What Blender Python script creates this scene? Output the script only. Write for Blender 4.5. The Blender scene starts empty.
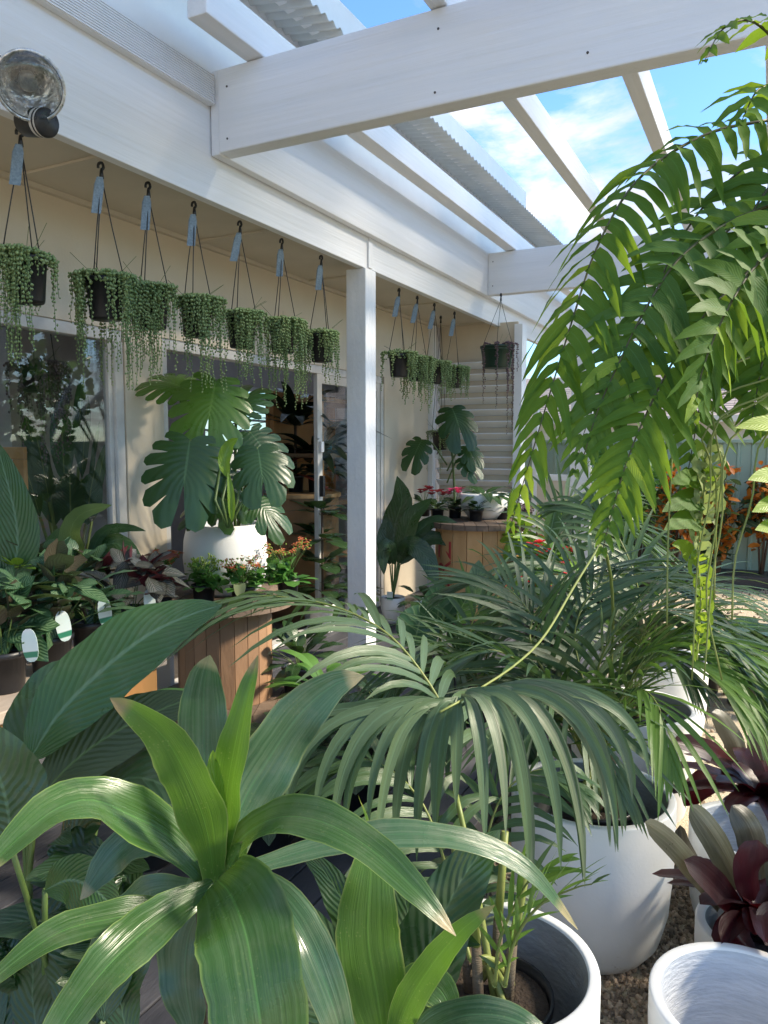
import bpy, math, random
from mathutils import Vector, Euler, Matrix, Quaternion
R = math.radians
rnd = random.Random(7)
SC = bpy.context.scene
COL = SC.collection
V = Vector
UP = V((0, 0, 1))

# ------------------------------------------------------------------ camera
CAM = V((0, 0, 1.55))
CROT = Euler((R(85), 0, R(26.9)), 'XYZ')
CM = CROT.to_matrix()
FPX = 760.0
def ray(px, py):
    return CM @ V(((px - 384) / FPX, -(py - 512) / FPX, -1.0))
def P(px, py, d):            # point at depth d along the optical axis
    return CAM + ray(px, py) * d
def G(px, py, z):            # point on horizontal plane z
    r = ray(px, py); return CAM + r * ((z - CAM.z) / r.z)
def WX(px, py, x):           # point on the plane X = x
    r = ray(px, py); return CAM + r * (x / r.x)
def WY(px, py, y):
    r = ray(px, py); return CAM + r * (y / r.y)
def PL(*t):                  # list of (px,py,d)
    return [P(*q) for q in t]
CAMDIR = CM @ V((0, 0, 1))   # towards the viewer
cam = bpy.data.cameras.new('camera'); co = bpy.data.objects.new('camera', cam)
COL.objects.link(co); co.location = CAM; co.rotation_euler = CROT
cam.sensor_fit = 'VERTICAL'; cam.sensor_height = 36; cam.lens = 36 * FPX / 1024
cam.clip_start = .05; cam.clip_end = 2000
SC.camera = co

# ------------------------------------------------------------------ mesh builder
class MB:
    def __init__(s): s.v = []; s.f = []; s.uv = []; s.mi = []; s.lr = []; s.sm = []
    def face(s, idx, uv=None, mi=0, lr=0.5, sm=True):
        s.f.append(tuple(idx)); s.uv.append(uv or [(0, 0)] * len(idx)); s.mi.append(mi); s.lr.append(lr); s.sm.append(sm)
    def add(s, pts):
        b = len(s.v); s.v.extend([tuple(p) for p in pts]); return b
    def box(s, lo, hi, mi=0, rot=None, c=None, lr=None):
        lo = V(lo); hi = V(hi)
        ps = [V((x, y, z)) for z in (lo.z, hi.z) for y in (lo.y, hi.y) for x in (lo.x, hi.x)]
        if rot is not None:
            c = c if c is not None else (lo + hi) / 2
            ps = [c + rot @ (p - c) for p in ps]
        b = s.add(ps); lr = rnd.random() if lr is None else lr
        for q in ((0, 2, 3, 1), (4, 5, 7, 6), (0, 1, 5, 4), (2, 6, 7, 3), (0, 4, 6, 2), (1, 3, 7, 5)):
            s.face([b + i for i in q], [(0, 0), (1, 0), (1, 1), (0, 1)], mi, lr, False)
    def tube(s, pts, rad, n=6, mi=0, lr=.5, cap=True):
        pts = [V(p) for p in pts]
        if not isinstance(rad, (list, tuple)): rad = [rad] * len(pts)
        rings = []; nv = None
        for i, p in enumerate(pts):
            t = (pts[min(i + 1, len(pts) - 1)] - pts[max(i - 1, 0)])
            if t.length < 1e-9: t = V((0, 0, 1))
            t.normalize()
            if nv is None:
                nv = t.orthogonal().normalized()
            else:
                nv = (nv - t * nv.dot(t))
                nv = nv.normalized() if nv.length > 1e-6 else t.orthogonal().normalized()
            bn = t.cross(nv)
            rings.append(s.add([p + (nv * math.cos(2 * math.pi * k / n) + bn * math.sin(2 * math.pi * k / n)) * rad[i] for k in range(n)]))
        for i in range(len(pts) - 1):
            for k in range(n):
                a = rings[i] + k; b = rings[i] + (k + 1) % n; c = rings[i + 1] + (k + 1) % n; d = rings[i + 1] + k
                s.face((a, b, c, d), [(k / n, i / len(pts)), ((k + 1) / n, i / len(pts)), ((k + 1) / n, (i + 1) / len(pts)), (k / n, (i + 1) / len(pts))], mi, lr)
        if cap:
            s.face([rings[0] + k for k in range(n)][::-1], None, mi, lr, False)
            s.face([rings[-1] + k for k in range(n)], None, mi, lr, False)
    def lathe(s, prof, c=(0, 0, 0), n=40, mi=0, rot=None, smooth=True):
        c = V(c); rings = []
        for (r, z) in prof:
            ps = [V((r * math.cos(2 * math.pi * k / n), r * math.sin(2 * math.pi * k / n), z)) for k in range(n)]
            if rot is not None: ps = [rot @ p for p in ps]
            rings.append(s.add([c + p for p in ps]))
        for i in range(len(prof) - 1):
            for k in range(n):
                s.face((rings[i] + k, rings[i] + (k + 1) % n, rings[i + 1] + (k + 1) % n, rings[i + 1] + k),
                       [(k / n, i / len(prof)), ((k + 1) / n, i / len(prof)), ((k + 1) / n, (i + 1) / len(prof)), (k / n, (i + 1) / len(prof))], mi, .5, smooth)
    def disc(s, r, c, n=32, mi=0, rot=None):
        ps = [V((r * math.cos(2 * math.pi * k / n), r * math.sin(2 * math.pi * k / n), 0)) for k in range(n)]
        if rot is not None: ps = [rot @ p for p in ps]
        b = s.add([V(c) + p for p in ps]); s.face([b + k for k in range(n)], None, mi, .5, False)
    def blob(s, c, r, mi=0, sc=(1, 1, 1), lr=None):       # small octahedral bead / stone
        c = V(c); lr = rnd.random() if lr is None else lr
        b = s.add([c + V((r * sc[0], 0, 0)), c + V((-r * sc[0], 0, 0)), c + V((0, r * sc[1], 0)), c + V((0, -r * sc[1], 0)), c + V((0, 0, r * sc[2])), c + V((0, 0, -r * sc[2]))])
        for q in ((0, 2, 4), (2, 1, 4), (1, 3, 4), (3, 0, 4), (2, 0, 5), (1, 2, 5), (3, 1, 5), (0, 3, 5)):
            s.face([b + i for i in q], None, mi, lr)
    def build(s, name, mats, parent=None, bevel=0):
        off = V((0, 0, 0))
        if parent is not None:
            q = parent
            while q is not None: off += q.location; q = q.parent
        me = bpy.data.meshes.new(name)
        me.from_pydata([tuple(V(p) - off) for p in s.v], [], s.f)
        uvl = me.uv_layers.new(name='UVMap'); k = 0
        flat = []
        for u in s.uv:
            for a in u: flat.extend(a)
        uvl.data.foreach_set('uv', flat)
        at = me.attributes.new('lr', 'FLOAT', 'FACE'); at.data.foreach_set('value', s.lr)
        me.polygons.foreach_set('material_index', s.mi); me.polygons.foreach_set('use_smooth', s.sm)
        if not isinstance(mats, (list, tuple)): mats = [mats]
        for m in mats: me.materials.append(m)
        me.update()
        o = bpy.data.objects.new(name, me); COL.objects.link(o)
        if parent is not None: o.parent = parent
        if bevel:
            b = o.modifiers.new('bevel', 'BEVEL'); b.width = bevel; b.segments = 2; b.limit_method = 'ANGLE'
        return o

def thing(name, label, cat, loc=(0, 0, 0), group=None):
    o = bpy.data.objects.new(name, None); COL.objects.link(o); o.location = loc
    o.empty_display_size = .1
    tag(o, label, cat, group); return o
def tag(o, label, cat, group=None):
    o['label'] = label; o['category'] = cat
    if group: o['group'] = group
    return o
def kind(o, k): o['kind'] = k; return o

# ------------------------------------------------------------------ materials
def newmat(name):
    m = bpy.data.materials.new(name); m.use_nodes = True
    nt = m.node_tree; nt.nodes.clear()
    out = nt.nodes.new('ShaderNodeOutputMaterial')
    return m, nt, out
def nd(nt, t, **kw):
    n = nt.nodes.new(t)
    for k, v in kw.items():
        if k.startswith('i_'):
            key = k[2:]; key = int(key) if key.isdigit() else key.replace('_', ' ')
            n.inputs[key].default_value = v
        else: setattr(n, k, v)
    return n
def c4(c): return (c[0], c[1], c[2], 1)
def mix(nt, fac, a, b, mode='MIX'):
    n = nt.nodes.new('ShaderNodeMix'); n.data_type = 'RGBA'; n.blend_type = mode
    for sock, val in ((n.inputs[0], fac), (n.inputs[6], a), (n.inputs[7], b)):
        if hasattr(val, 'is_output') or isinstance(val, bpy.types.NodeSocket): nt.links.new(val, sock)
        elif isinstance(val, (int, float)): sock.default_value = val
        else: sock.default_value = c4(val)
    return n.outputs[2]
def mth(nt, op, a, b=None, c=None, clamp=False):
    n = nt.nodes.new('ShaderNodeMath'); n.operation = op; n.use_clamp = clamp
    for i, val in enumerate((a, b, c)):
        if val is None: continue
        if isinstance(val, (int, float)): n.inputs[i].default_value = val
        else: nt.links.new(val, n.inputs[i])
    return n.outputs[0]
def ramp(nt, fac, stops):
    n = nt.nodes.new('ShaderNodeValToRGB'); e = n.color_ramp.elements
    while len(e) < len(stops): e.new(.5)
    for i, (p, c) in enumerate(stops): e[i].position = p; e[i].color = c4(c) if len(c) == 3 else c
    nt.links.new(fac, n.inputs[0]); return n.outputs[0]

def surf(name, c1, c2, scale=6, rough=.5, bump=.1, bscale=60, spots=None, metallic=0, coat=0, stretch=(1, 1, 1), lrvar=0, spec=.5):
    """generic weathered surface: two colours through noise, optional spots, bump"""
    m, nt, out = newmat(name); L = nt.links.new
    tc = nd(nt, 'ShaderNodeTexCoord'); mp = nd(nt, 'ShaderNodeMapping'); mp.inputs['Scale'].default_value = stretch
    L(tc.outputs['Object'], mp.inputs[0])
    n1 = nd(nt, 'ShaderNodeTexNoise', i_Scale=scale, i_Detail=8.0, i_Roughness=.62); L(mp.outputs[0], n1.inputs[0])
    f = ramp(nt, n1.outputs[0], [(.35, (0, 0, 0)), (.68, (1, 1, 1))])
    col = mix(nt, f, c1, c2)
    if lrvar:
        a = nd(nt, 'ShaderNodeAttribute', attribute_name='lr')
        g = mth(nt, 'MULTIPLY_ADD', a.outputs['Fac'], 2 * lrvar, 1 - lrvar)
        hs = nd(nt, 'ShaderNodeHueSaturation'); L(col, hs.inputs['Color']); L(g, hs.inputs['Value']); col = hs.outputs[0]
    if spots:
        n2 = nd(nt, 'ShaderNodeTexNoise', i_Scale=spots[1], i_Detail=5.0, i_Roughness=.7); L(mp.outputs[0], n2.inputs[0])
        f2 = ramp(nt, n2.outputs[0], [(spots[2], (0, 0, 0)), (spots[2] + .05, (1, 1, 1))])
        col = mix(nt, f2, col, spots[0])
    b = nd(nt, 'ShaderNodeBsdfPrincipled', i_Roughness=rough, i_Metallic=metallic)
    b.inputs['Coat Weight'].default_value = coat; b.inputs['Specular IOR Level'].default_value = spec
    L(col, b.inputs['Base Color'])
    n3 = nd(nt, 'ShaderNodeTexNoise', i_Scale=bscale, i_Detail=6.0); L(mp.outputs[0], n3.inputs[0])
    bp = nd(nt, 'ShaderNodeBump', i_Strength=bump, i_Distance=.01); L(n3.outputs[0], bp.inputs['Height']); L(bp.outputs[0], b.inputs['Normal'])
    r2 = mth(nt, 'MULTIPLY_ADD', n1.outputs[0], .3, rough - .15, clamp=True); L(r2, b.inputs['Roughness'])
    L(b.outputs[0], out.inputs[0]); return m

def leafmat(name, c1, c2, mid=(.2, .3, .1), mode='parallel', freq=22, vs=.35, vcol=None, rough=.35, tr=.25, trc=None, bump=.25, midw=.022, edge=None, slant=1.0, tip=None, under=None, coat=0, dust=0.0, specks=0.0):
    m, nt, out = newmat(name); L = nt.links.new
    uv = nd(nt, 'ShaderNodeUVMap'); sp = nd(nt, 'ShaderNodeSeparateXYZ'); L(uv.outputs[0], sp.inputs[0])
    v = mth(nt, 'SUBTRACT', sp.outputs[0], .5); av = mth(nt, 'ABSOLUTE', v); u = sp.outputs[1]
    at = nd(nt, 'ShaderNodeAttribute', attribute_name='lr'); lr = at.outputs['Fac']
    tc = nd(nt, 'ShaderNodeTexCoord')
    n1 = nd(nt, 'ShaderNodeTexNoise', i_Scale=9.0, i_Detail=5.0, i_Roughness=.6); L(tc.outputs['Object'], n1.inputs[0])
    f = mth(nt, 'ADD', mth(nt, 'MULTIPLY', lr, .7), mth(nt, 'MULTIPLY', mth(nt, 'SUBTRACT', n1.outputs[0], .35), 1.1), clamp=True)
    col = mix(nt, f, c1, c2)
    # veins
    if mode == 'parallel':
        cx = nd(nt, 'ShaderNodeCombineXYZ'); L(mth(nt, 'MULTIPLY', v, freq), cx.inputs[0]); L(mth(nt, 'MULTIPLY', u, 1.3), cx.inputs[1]); L(mth(nt, 'MULTIPLY', lr, 30), cx.inputs[2])
        nz = nd(nt, 'ShaderNodeTexNoise', i_Scale=1.0, i_Detail=4.0, i_Roughness=.6); L(cx.outputs[0], nz.inputs[0])
        h = nz.outputs[0]; vf = ramp(nt, h, [(.42, (0, 0, 0)), (.7, (1, 1, 1))])
    elif mode == 'none':
        h = n1.outputs[0]; vf = ramp(nt, h, [(.6, (0, 0, 0)), (.9, (1, 1, 1))])
    else:
        k = mth(nt, 'MULTIPLY', mth(nt, 'SUBTRACT', u, mth(nt, 'MULTIPLY', av, slant * .5)), freq)
        nz = nd(nt, 'ShaderNodeTexNoise', i_Scale=3.0, i_Detail=2.0); L(uv.outputs[0], nz.inputs[0])
        k = mth(nt, 'ADD', k, mth(nt, 'MULTIPLY', nz.outputs[0], 1.2))
        h = mth(nt, 'SINE', mth(nt, 'MULTIPLY', k, 6.283))
        h = mth(nt, 'MULTIPLY_ADD', h, .5, .5)
        lo = .86 if mode == 'pinnate' else .45
        vf = ramp(nt, h, [(lo, (0, 0, 0)), (lo + .14, (1, 1, 1))])
        if mode == 'calathea':
            inside = ramp(nt, av, [(.36, (1, 1, 1)), (.42, (0, 0, 0))]); vf = mix(nt, 1.0, vf, inside, 'MULTIPLY')
    vcol = vcol or tuple(x * 1.7 + .01 for x in c2)
    col = mix(nt, mth(nt, 'MULTIPLY', vf, vs), col, vcol)
    mf = ramp(nt, av, [(midw * .6, (1, 1, 1)), (midw * 1.3, (0, 0, 0))])
    col = mix(nt, mth(nt, 'MULTIPLY', mf, .75), col, mid)
    if edge:
        ef = ramp(nt, av, [(.465, (0, 0, 0)), (.49, (1, 1, 1))]); col = mix(nt, mth(nt, 'MULTIPLY', ef, .7), col, edge)
    if tip:
        tf = ramp(nt, mth(nt, 'ADD', u, mth(nt, 'MULTIPLY', n1.outputs[0], .1)), [(.96, (0, 0, 0)), (1.04, (1, 1, 1))]); col = mix(nt, tf, col, tip)
    if dust:
        nd1 = nd(nt, 'ShaderNodeTexNoise', i_Scale=26.0, i_Detail=6.0, i_Roughness=.65); L(tc.outputs['Object'], nd1.inputs[0])
        df = ramp(nt, nd1.outputs[0], [(.48, (0, 0, 0)), (.75, (1, 1, 1))]); col = mix(nt, mth(nt, 'MULTIPLY', df, dust), col, (.20, .20, .15))
    if specks:
        vo = nd(nt, 'ShaderNodeTexVoronoi', i_Scale=210.0); L(tc.outputs['Object'], vo.inputs[0])
        ns = nd(nt, 'ShaderNodeTexNoise', i_Scale=22.0, i_Detail=2.0); L(tc.outputs['Object'], ns.inputs[0])
        sf = mth(nt, 'MULTIPLY', ramp(nt, vo.outputs['Distance'], [(.16, (1, 1, 1)), (.24, (0, 0, 0))]), ramp(nt, ns.outputs[0], [(.52, (0, 0, 0)), (.62, (1, 1, 1))]))
        col = mix(nt, mth(nt, 'MULTIPLY', sf, specks), col, (.34, .36, .12))
    if under:
        ge = nd(nt, 'ShaderNodeNewGeometry'); col = mix(nt, mth(nt, 'MULTIPLY', ge.outputs['Backfacing'], .8), col, under)
    b = nd(nt, 'ShaderNodeBsdfPrincipled', i_Roughness=rough); L(col, b.inputs['Base Color'])
    b.inputs['Coat Weight'].default_value = coat; b.inputs['Coat Roughness'].default_value = .2
    if rough > .52: b.inputs['Specular IOR Level'].default_value = .22
    L(mth(nt, 'MULTIPLY_ADD', n1.outputs[0], .35, rough - .17, clamp=True), b.inputs['Roughness'])
    hh = mth(nt, 'ADD', h, mth(nt, 'MULTIPLY', mf, -1.0)) if False else h
    bp = nd(nt, 'ShaderNodeBump', i_Strength=bump, i_Distance=.004); L(hh, bp.inputs['Height']); L(bp.outputs[0], b.inputs['Normal'])
    t = nd(nt, 'ShaderNodeBsdfTranslucent')
    tcl = mix(nt, .6, col, trc or tuple(min(1, x * 2.6 + (.03 if i == 1 else .01)) for i, x in enumerate(c2)))
    L(tcl, t.inputs[0]); L(bp.outputs[0], t.inputs['Normal'])
    ms = nd(nt, 'ShaderNodeMixShader', i_0=tr); L(b.outputs[0], ms.inputs[1]); L(t.outputs[0], ms.inputs[2])
    L(ms.outputs[0], out.inputs[0]); return m

def glassmat(name, tint=(.9, .95, .95), refl=1.0):
    m, nt, out = newmat(name); L = nt.links.new
    t = nd(nt, 'ShaderNodeBsdfTransparent'); t.inputs[0].default_value = c4(tint)
    g = nd(nt, 'ShaderNodeBsdfGlossy', i_Roughness=.01)
    fr = nd(nt, 'ShaderNodeFresnel'); ge = nd(nt, 'ShaderNodeNewGeometry')
    L(mth(nt, 'MULTIPLY_ADD', ge.outputs['Backfacing'], 1 / 1.5 - 1.5, 1.5), fr.inputs['IOR'])
    ms = nd(nt, 'ShaderNodeMixShader'); L(mth(nt, 'MULTIPLY', fr.outputs[0], refl, clamp=True), ms.inputs[0]); L(t.outputs[0], ms.inputs[1]); L(g.outputs[0], ms.inputs[2])
    L(ms.outputs[0], out.inputs[0]); return m

M = {}
M['white'] = surf('white_paint', (.81, .81, .81), (.77, .775, .78), 6, .45, .12, 40, spots=((.25, .22, .2), 26, .74))
M['whitewood'] = surf('white_painted_timber', (.80, .80, .81), (.74, .75, .765), 9, .5, .2, 34, spots=((.3, .28, .26), 18, .735), stretch=(1, 1, 1))
M['timber_x'] = surf('white_timber_grain_across', (.80, .80, .81), (.73, .74, .755), 5, .5, .45, 16, spots=((.42, .4, .38), 13, .765), stretch=(.10, 2.6, 2.6))
M['timber_y'] = surf('white_timber_grain_along', (.80, .80, .81), (.73, .74, .755), 5, .5, .45, 16, spots=((.42, .4, .38), 13, .765), stretch=(2.6, .10, 2.6))
M['postpaint'] = surf('flaking_white_paint', (.80, .80, .80), (.7, .72, .75), 7, .55, .5, 35, spots=((.22, .2, .18), 14, .74), stretch=(1, 1, .5))
M['beige'] = surf('beige_wall_paint', (.66, .57, .44), (.60, .52, .40), 2, .6, .1, 60)
M['soffit'] = surf('beige_soffit_paint', (.60, .53, .42), (.54, .48, .38), 2, .6, .05, 60)
M['cream'] = surf('cream_panel', (.66, .56, .42), (.60, .50, .37), 3, .55, .1, 40)
M['alu'] = surf('pale_aluminium', (.62, .60, .56), (.52, .5, .47), 8, .4, .05, 60)
M['zinc'] = surf('zinc_sheet', (.66, .69, .70), (.54, .58, .6), 4, .42, .05, 50, metallic=.15, spots=((.3, .27, .24), 9, .72))
M['glass'] = glassmat('window_glass', (.9, .93, .93), 1.2)
M['lampglass'] = glassmat('lamp_glass', (.95, .97, .97), 1.8)
M['blackplastic'] = surf('black_pot_plastic', (.012, .012, .014), (.02, .02, .022), 10, .38, .05, 80)
M['greenplastic'] = surf('green_pot_plastic', (.01, .035, .022), (.012, .045, .03), 10, .35, .05, 80)
M['hookplastic'] = surf('black_hook_plastic', (.012, .012, .012), (.02, .02, .02), 10, .4, .03, 80)
M['planter'] = surf('white_planter', (.83, .83, .82), (.77, .77, .765), 5, .5, .05, 90, spots=((.55, .52, .48), 22, .76))
def dirtymat():
    m = surf('scuffed_white_planter', (.83, .83, .82), (.78, .78, .775), 5, .5, .06, 90, spots=((.6, .57, .53), 19, .735)); nt = m.node_tree; L = nt.links.new
    b = [n for n in nt.nodes if n.bl_idname == 'ShaderNodeBsdfPrincipled'][0]; src = b.inputs['Base Color'].links[0].from_socket
    tc = nd(nt, 'ShaderNodeTexCoord'); sp = nd(nt, 'ShaderNodeSeparateXYZ'); L(tc.outputs['Object'], sp.inputs[0])
    nz = nd(nt, 'ShaderNodeTexNoise', i_Scale=24.0, i_Detail=8.0, i_Roughness=.7); L(tc.outputs['Object'], nz.inputs[0])
    f = mth(nt, 'ADD', nz.outputs[0], mth(nt, 'MULTIPLY', sp.outputs[2], -2.2)); f = ramp(nt, f, [(.42, (0, 0, 0)), (.56, (.75, .75, .75))])
    L(mix(nt, f, src, (.30, .23, .16)), b.inputs['Base Color']); return m
M['planter_dirty'] = dirtymat()
M['planter_in'] = surf('grey_fibre_inside', (.34, .35, .36), (.24, .25, .26), 9, .7, .4, 40, stretch=(1, 1, 2))
M['planter_inw'] = surf('whitewashed_inside', (.66, .68, .72), (.50, .53, .58), 8, .65, .5, 30, stretch=(1, 1, 4))
M['soil'] = surf('potting_mix', (.03, .02, .014), (.06, .04, .025), 40, .9, 1.0, 90)
M['spoolwood'] = surf('spool_timber', (.30, .175, .095), (.22, .125, .068), 6, .65, .3, 40, spots=((.1, .06, .035), 14, .7), stretch=(1, 1, .25), lrvar=.25)
M['pine'] = surf('pine_timber', (.50, .29, .13), (.42, .23, .09), 6, .6, .25, 40, spots=((.2, .09, .04), 13, .71), stretch=(1, 1, .25), lrvar=.16)
M['spooltop'] = surf('weathered_spool_disc', (.20, .14, .10), (.12, .085, .06), 9, .75, .5, 40, stretch=(.3, 1, 1), lrvar=.25)
M['bench'] = surf('pale_bench_timber', (.46, .38, .30), (.30, .23, .17), 6, .7, .4, 40, spots=((.1, .07, .05), 9, .62), stretch=(1, .3, 1), lrvar=.2)
M['orangewood'] = surf('orange_timber', (.52, .26, .09), (.44, .2, .06), 6, .5, .2, 40, stretch=(1, 1, .3))
M['tanply'] = surf('tan_timber', (.34, .19, .09), (.28, .15, .07), 4, .6, .1, 40, stretch=(1, 1, .3))
M['deck'] = surf('charcoal_deck', (.055, .055, .065), (.085, .085, .095), 5, .6, .3, 50, stretch=(2, .3, 1), lrvar=.2)
M['gravelbase'] = surf('gravel_bed', (.45, .37, .26), (.64, .56, .42), 90, .9, 1.0, 120, spots=((.12, .09, .06), 110, .58))
M['stone'] = surf('gravel_stone', (.44, .35, .26), (.26, .19, .135), 30, .8, .3, 90, lrvar=.62)
M['fence'] = surf('sage_steel', (.36, .47, .37), (.33, .43, .34), 2, .5, .04, 50, lrvar=.04)
M['tile'] = surf('pink_grey_tile', (.40, .33, .30), (.33, .27, .25), 6, .8, .3, 30, lrvar=.15)
M['darkbrick'] = surf('dark_gutter', (.05, .045, .045), (.07, .06, .06), 5, .6, .05, 40)
M['render'] = surf('pale_render', (.62, .58, .52), (.55, .51, .46), 3, .8, .2, 40)
M['greytag'] = surf('printed_plant_label', (.24, .31, .36), (.12, .17, .21), 110, .35, .02, 60)
M['inwall'] = surf('interior_grey_wall', (.42, .37, .33), (.36, .31, .28), 2, .7, .05, 50)
M['infloor'] = surf('interior_floor', (.09, .075, .06), (.07, .06, .05), 4, .5, .05, 50)
M['teal'] = surf('teal_plastic', (.02, .35, .42), (.02, .3, .36), 5, .4, 0, 50)
M['red'] = surf('red_paint', (.42, .03, .04), (.34, .03, .035), 30, .6, .1, 60)
M['chrome'] = surf('lamp_reflector', (.92, .92, .91), (.45, .45, .45), 46, .3, 1.2, 30, metallic=.85)
M['stem'] = surf('green_stem', (.06, .11, .024), (.11, .16, .04), 14, .5, .1, 60)
M['ystem'] = surf('yellow_green_rachis', (.17, .22, .045), (.24, .26, .07), 14, .5, .1, 60)
M['brownstem'] = surf('brown_stem', (.07, .045, .03), (.11, .075, .05), 20, .7, .4, 60)
M['fernstem'] = surf('fern_rachis', (.075, .08, .025), (.05, .045, .022), 20, .6, .2, 60)
M['canestem'] = surf('ringed_cane', (.16, .12, .08), (.10, .08, .05), 30, .8, .5, 80, stretch=(1, 1, 6))
# plant label (white card with green band) - banded by UV
def labelmat():
    m, nt, out = newmat('care_label_card'); L = nt.links.new
    uv = nd(nt, 'ShaderNodeUVMap'); sp = nd(nt, 'ShaderNodeSeparateXYZ'); L(uv.outputs[0], sp.inputs[0])
    col = ramp(nt, sp.outputs[1], [(0, (.5, .62, .58)), (.12, (.62, .7, .66)), (.15, (.03, .2, .11)), (.30, (.03, .2, .11)), (.33, (.66, .74, .72)), (.8, (.6, .72, .68)), (1, (.72, .75, .74))])
    for e in nt.nodes:
        if e.bl_idname == 'ShaderNodeValToRGB': e.color_ramp.interpolation = 'LINEAR'
    b = nd(nt, 'ShaderNodeBsdfPrincipled', i_Roughness=.4); L(col, b.inputs['Base Color']); L(b.outputs[0], out.inputs[0]); return m
M['label'] = labelmat()
# leaves
M['dracaena'] = leafmat('dracaena_leaf', (.017, .056, .012), (.038, .10, .021), (.08, .2, .05), 'parallel', 15, .4, (.12, .20, .09), .25, .25, (.2, .36, .03), .3, .012, edge=(.16, .24, .06), tip=(.34, .28, .15), dust=.22, specks=.10)  # pale streaks are partly veins, partly highlights painted into the colour
M['dracaena_y'] = leafmat('young_dracaena_leaf', (.045, .118, .014), (.085, .165, .022), (.12, .26, .04), 'parallel', 24, .3, (.16, .3, .05), .33, .35, (.25, .5, .04), .3, .012, edge=(.3, .34, .1), tip=(.3, .2, .1), dust=.12, specks=.4)
M['dracaena_b'] = leafmat('bluish_dracaena_leaf', (.022, .062, .03), (.042, .10, .045), (.06, .16, .07), 'parallel', 15, .5, (.13, .20, .12), .23, .2, (.14, .3, .05), .3, .01, edge=(.16, .2, .08), tip=(.3, .26, .14), dust=.25, specks=.08)  # streaks mix leaf veins with painted-in gloss
M['spath'] = leafmat('broad_ribbed_leaf', (.022, .065, .012), (.042, .105, .022), (.13, .22, .12), 'pinnate', 17, .4, (.08, .16, .05), .33, .2, (.15, .32, .03), .3, .028, slant=1.3, dust=.18)
M['spath_o'] = leafmat('olive_leaf_underside', (.035, .058, .02), (.055, .08, .03), (.12, .19, .06), 'pinnate', 16, .3, (.08, .12, .05), .5, .2, (.16, .25, .04), .3, .022, slant=1.2)
M['dark'] = leafmat('dark_glossy_leaf', (.014, .04, .012), (.03, .07, .02), (.07, .13, .06), 'pinnate', 15, .3, (.05, .1, .04), .3, .15, (.08, .2, .02), .25, .02, dust=.2)
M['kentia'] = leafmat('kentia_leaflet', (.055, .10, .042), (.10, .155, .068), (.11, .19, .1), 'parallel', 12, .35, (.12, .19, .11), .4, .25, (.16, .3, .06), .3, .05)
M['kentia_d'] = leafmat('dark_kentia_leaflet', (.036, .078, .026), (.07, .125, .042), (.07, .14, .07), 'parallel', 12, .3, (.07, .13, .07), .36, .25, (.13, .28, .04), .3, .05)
M['kentia_y'] = leafmat('yellow_green_palm_leaflet', (.08, .18, .025), (.14, .25, .04), (.17, .28, .07), 'parallel', 12, .3, (.2, .29, .08), .4, .35, (.26, .45, .05), .3, .05)  # yellow-green colour of the fresh palm leaves
M['kentia_t'] = leafmat('tan_tipped_leaflet', (.06, .12, .06), (.10, .15, .085), (.16, .2, .12), 'parallel', 12, .5, (.27, .23, .15), .42, .22, (.2, .28, .08), .3, .05)
M['fern'] = leafmat('fern_leaflet', (.042, .115, .012), (.10, .195, .022), (.08, .2, .04), 'pinnate', 14, .2, (.08, .2, .05), .58, .42, (.34, .50, .03), .08, .03)
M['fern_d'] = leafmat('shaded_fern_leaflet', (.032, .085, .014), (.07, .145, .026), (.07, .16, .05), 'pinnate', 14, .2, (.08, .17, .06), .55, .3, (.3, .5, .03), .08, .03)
M['fern_p'] = leafmat('pale_curled_fern_leaflet', (.22, .30, .10), (.34, .38, .2), (.3, .36, .18), 'pinnate', 14, .2, (.4, .42, .25), .5, .4, (.45, .55, .12), .2, .03)
M['fern_y'] = leafmat('yellow_green_fern_leaflet', (.16, .28, .02), (.26, .38, .03), (.25, .36, .05), 'pinnate', 14, .2, (.3, .42, .05), .45, .45, (.5, .65, .05), .2, .03)
M['monstera'] = leafmat('monstera_leaf', (.015, .046, .012), (.03, .08, .02), (.09, .18, .07), 'pinnate', 9, .22, (.04, .1, .04), .36, .2, (.14, .32, .03), .25, .014, slant=1.0)
M['monstera_y'] = leafmat('young_monstera_leaf', (.05, .13, .02), (.09, .19, .03), (.14, .26, .06), 'pinnate', 9, .2, (.12, .22, .06), .3, .3, (.25, .45, .04), .25, .014)
M['calathea'] = leafmat('striped_calathea_leaf', (.02, .07, .025), (.045, .105, .04), (.1, .19, .09), 'calathea', 8, .7, (.17, .27, .13), .4, .2, (.12, .28, .04), .2, .02, slant=1.6, under=(.1, .06, .05))
M['calathea_r'] = leafmat('maroon_calathea_leaf', (.03, .035, .025), (.05, .05, .035), (.2, .17, .15), 'calathea', 9, .6, (.19, .2, .16), .4, .15, (.2, .05, .04), .2, .03, slant=1.6, under=(.14, .015, .03))
M['lime'] = leafmat('lime_leaf', (.14, .26, .02), (.22, .36, .04), (.25, .4, .08), 'pinnate', 10, .2, (.3, .42, .1), .4, .35, (.4, .6, .05), .2, .03)
M['pearls'] = leafmat('string_of_pearls_leaf', (.15, .25, .08), (.34, .43, .20), (.2, .3, .1), 'none', 5, .2, (.25, .35, .15), .4, .2, None, .1, .02)
M['succ'] = leafmat('kalanchoe_leaf', (.04, .13, .025), (.09, .22, .04), (.08, .2, .04), 'none', 5, .2, (.12, .24, .05), .4, .2, None, .1, .02)
M['budgreen'] = leafmat('flower_bud', (.18, .28, .04), (.30, .40, .07), (.3, .4, .08), 'none', 5, .2, (.4, .45, .1), .5, .3, None, .1, .02)
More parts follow.
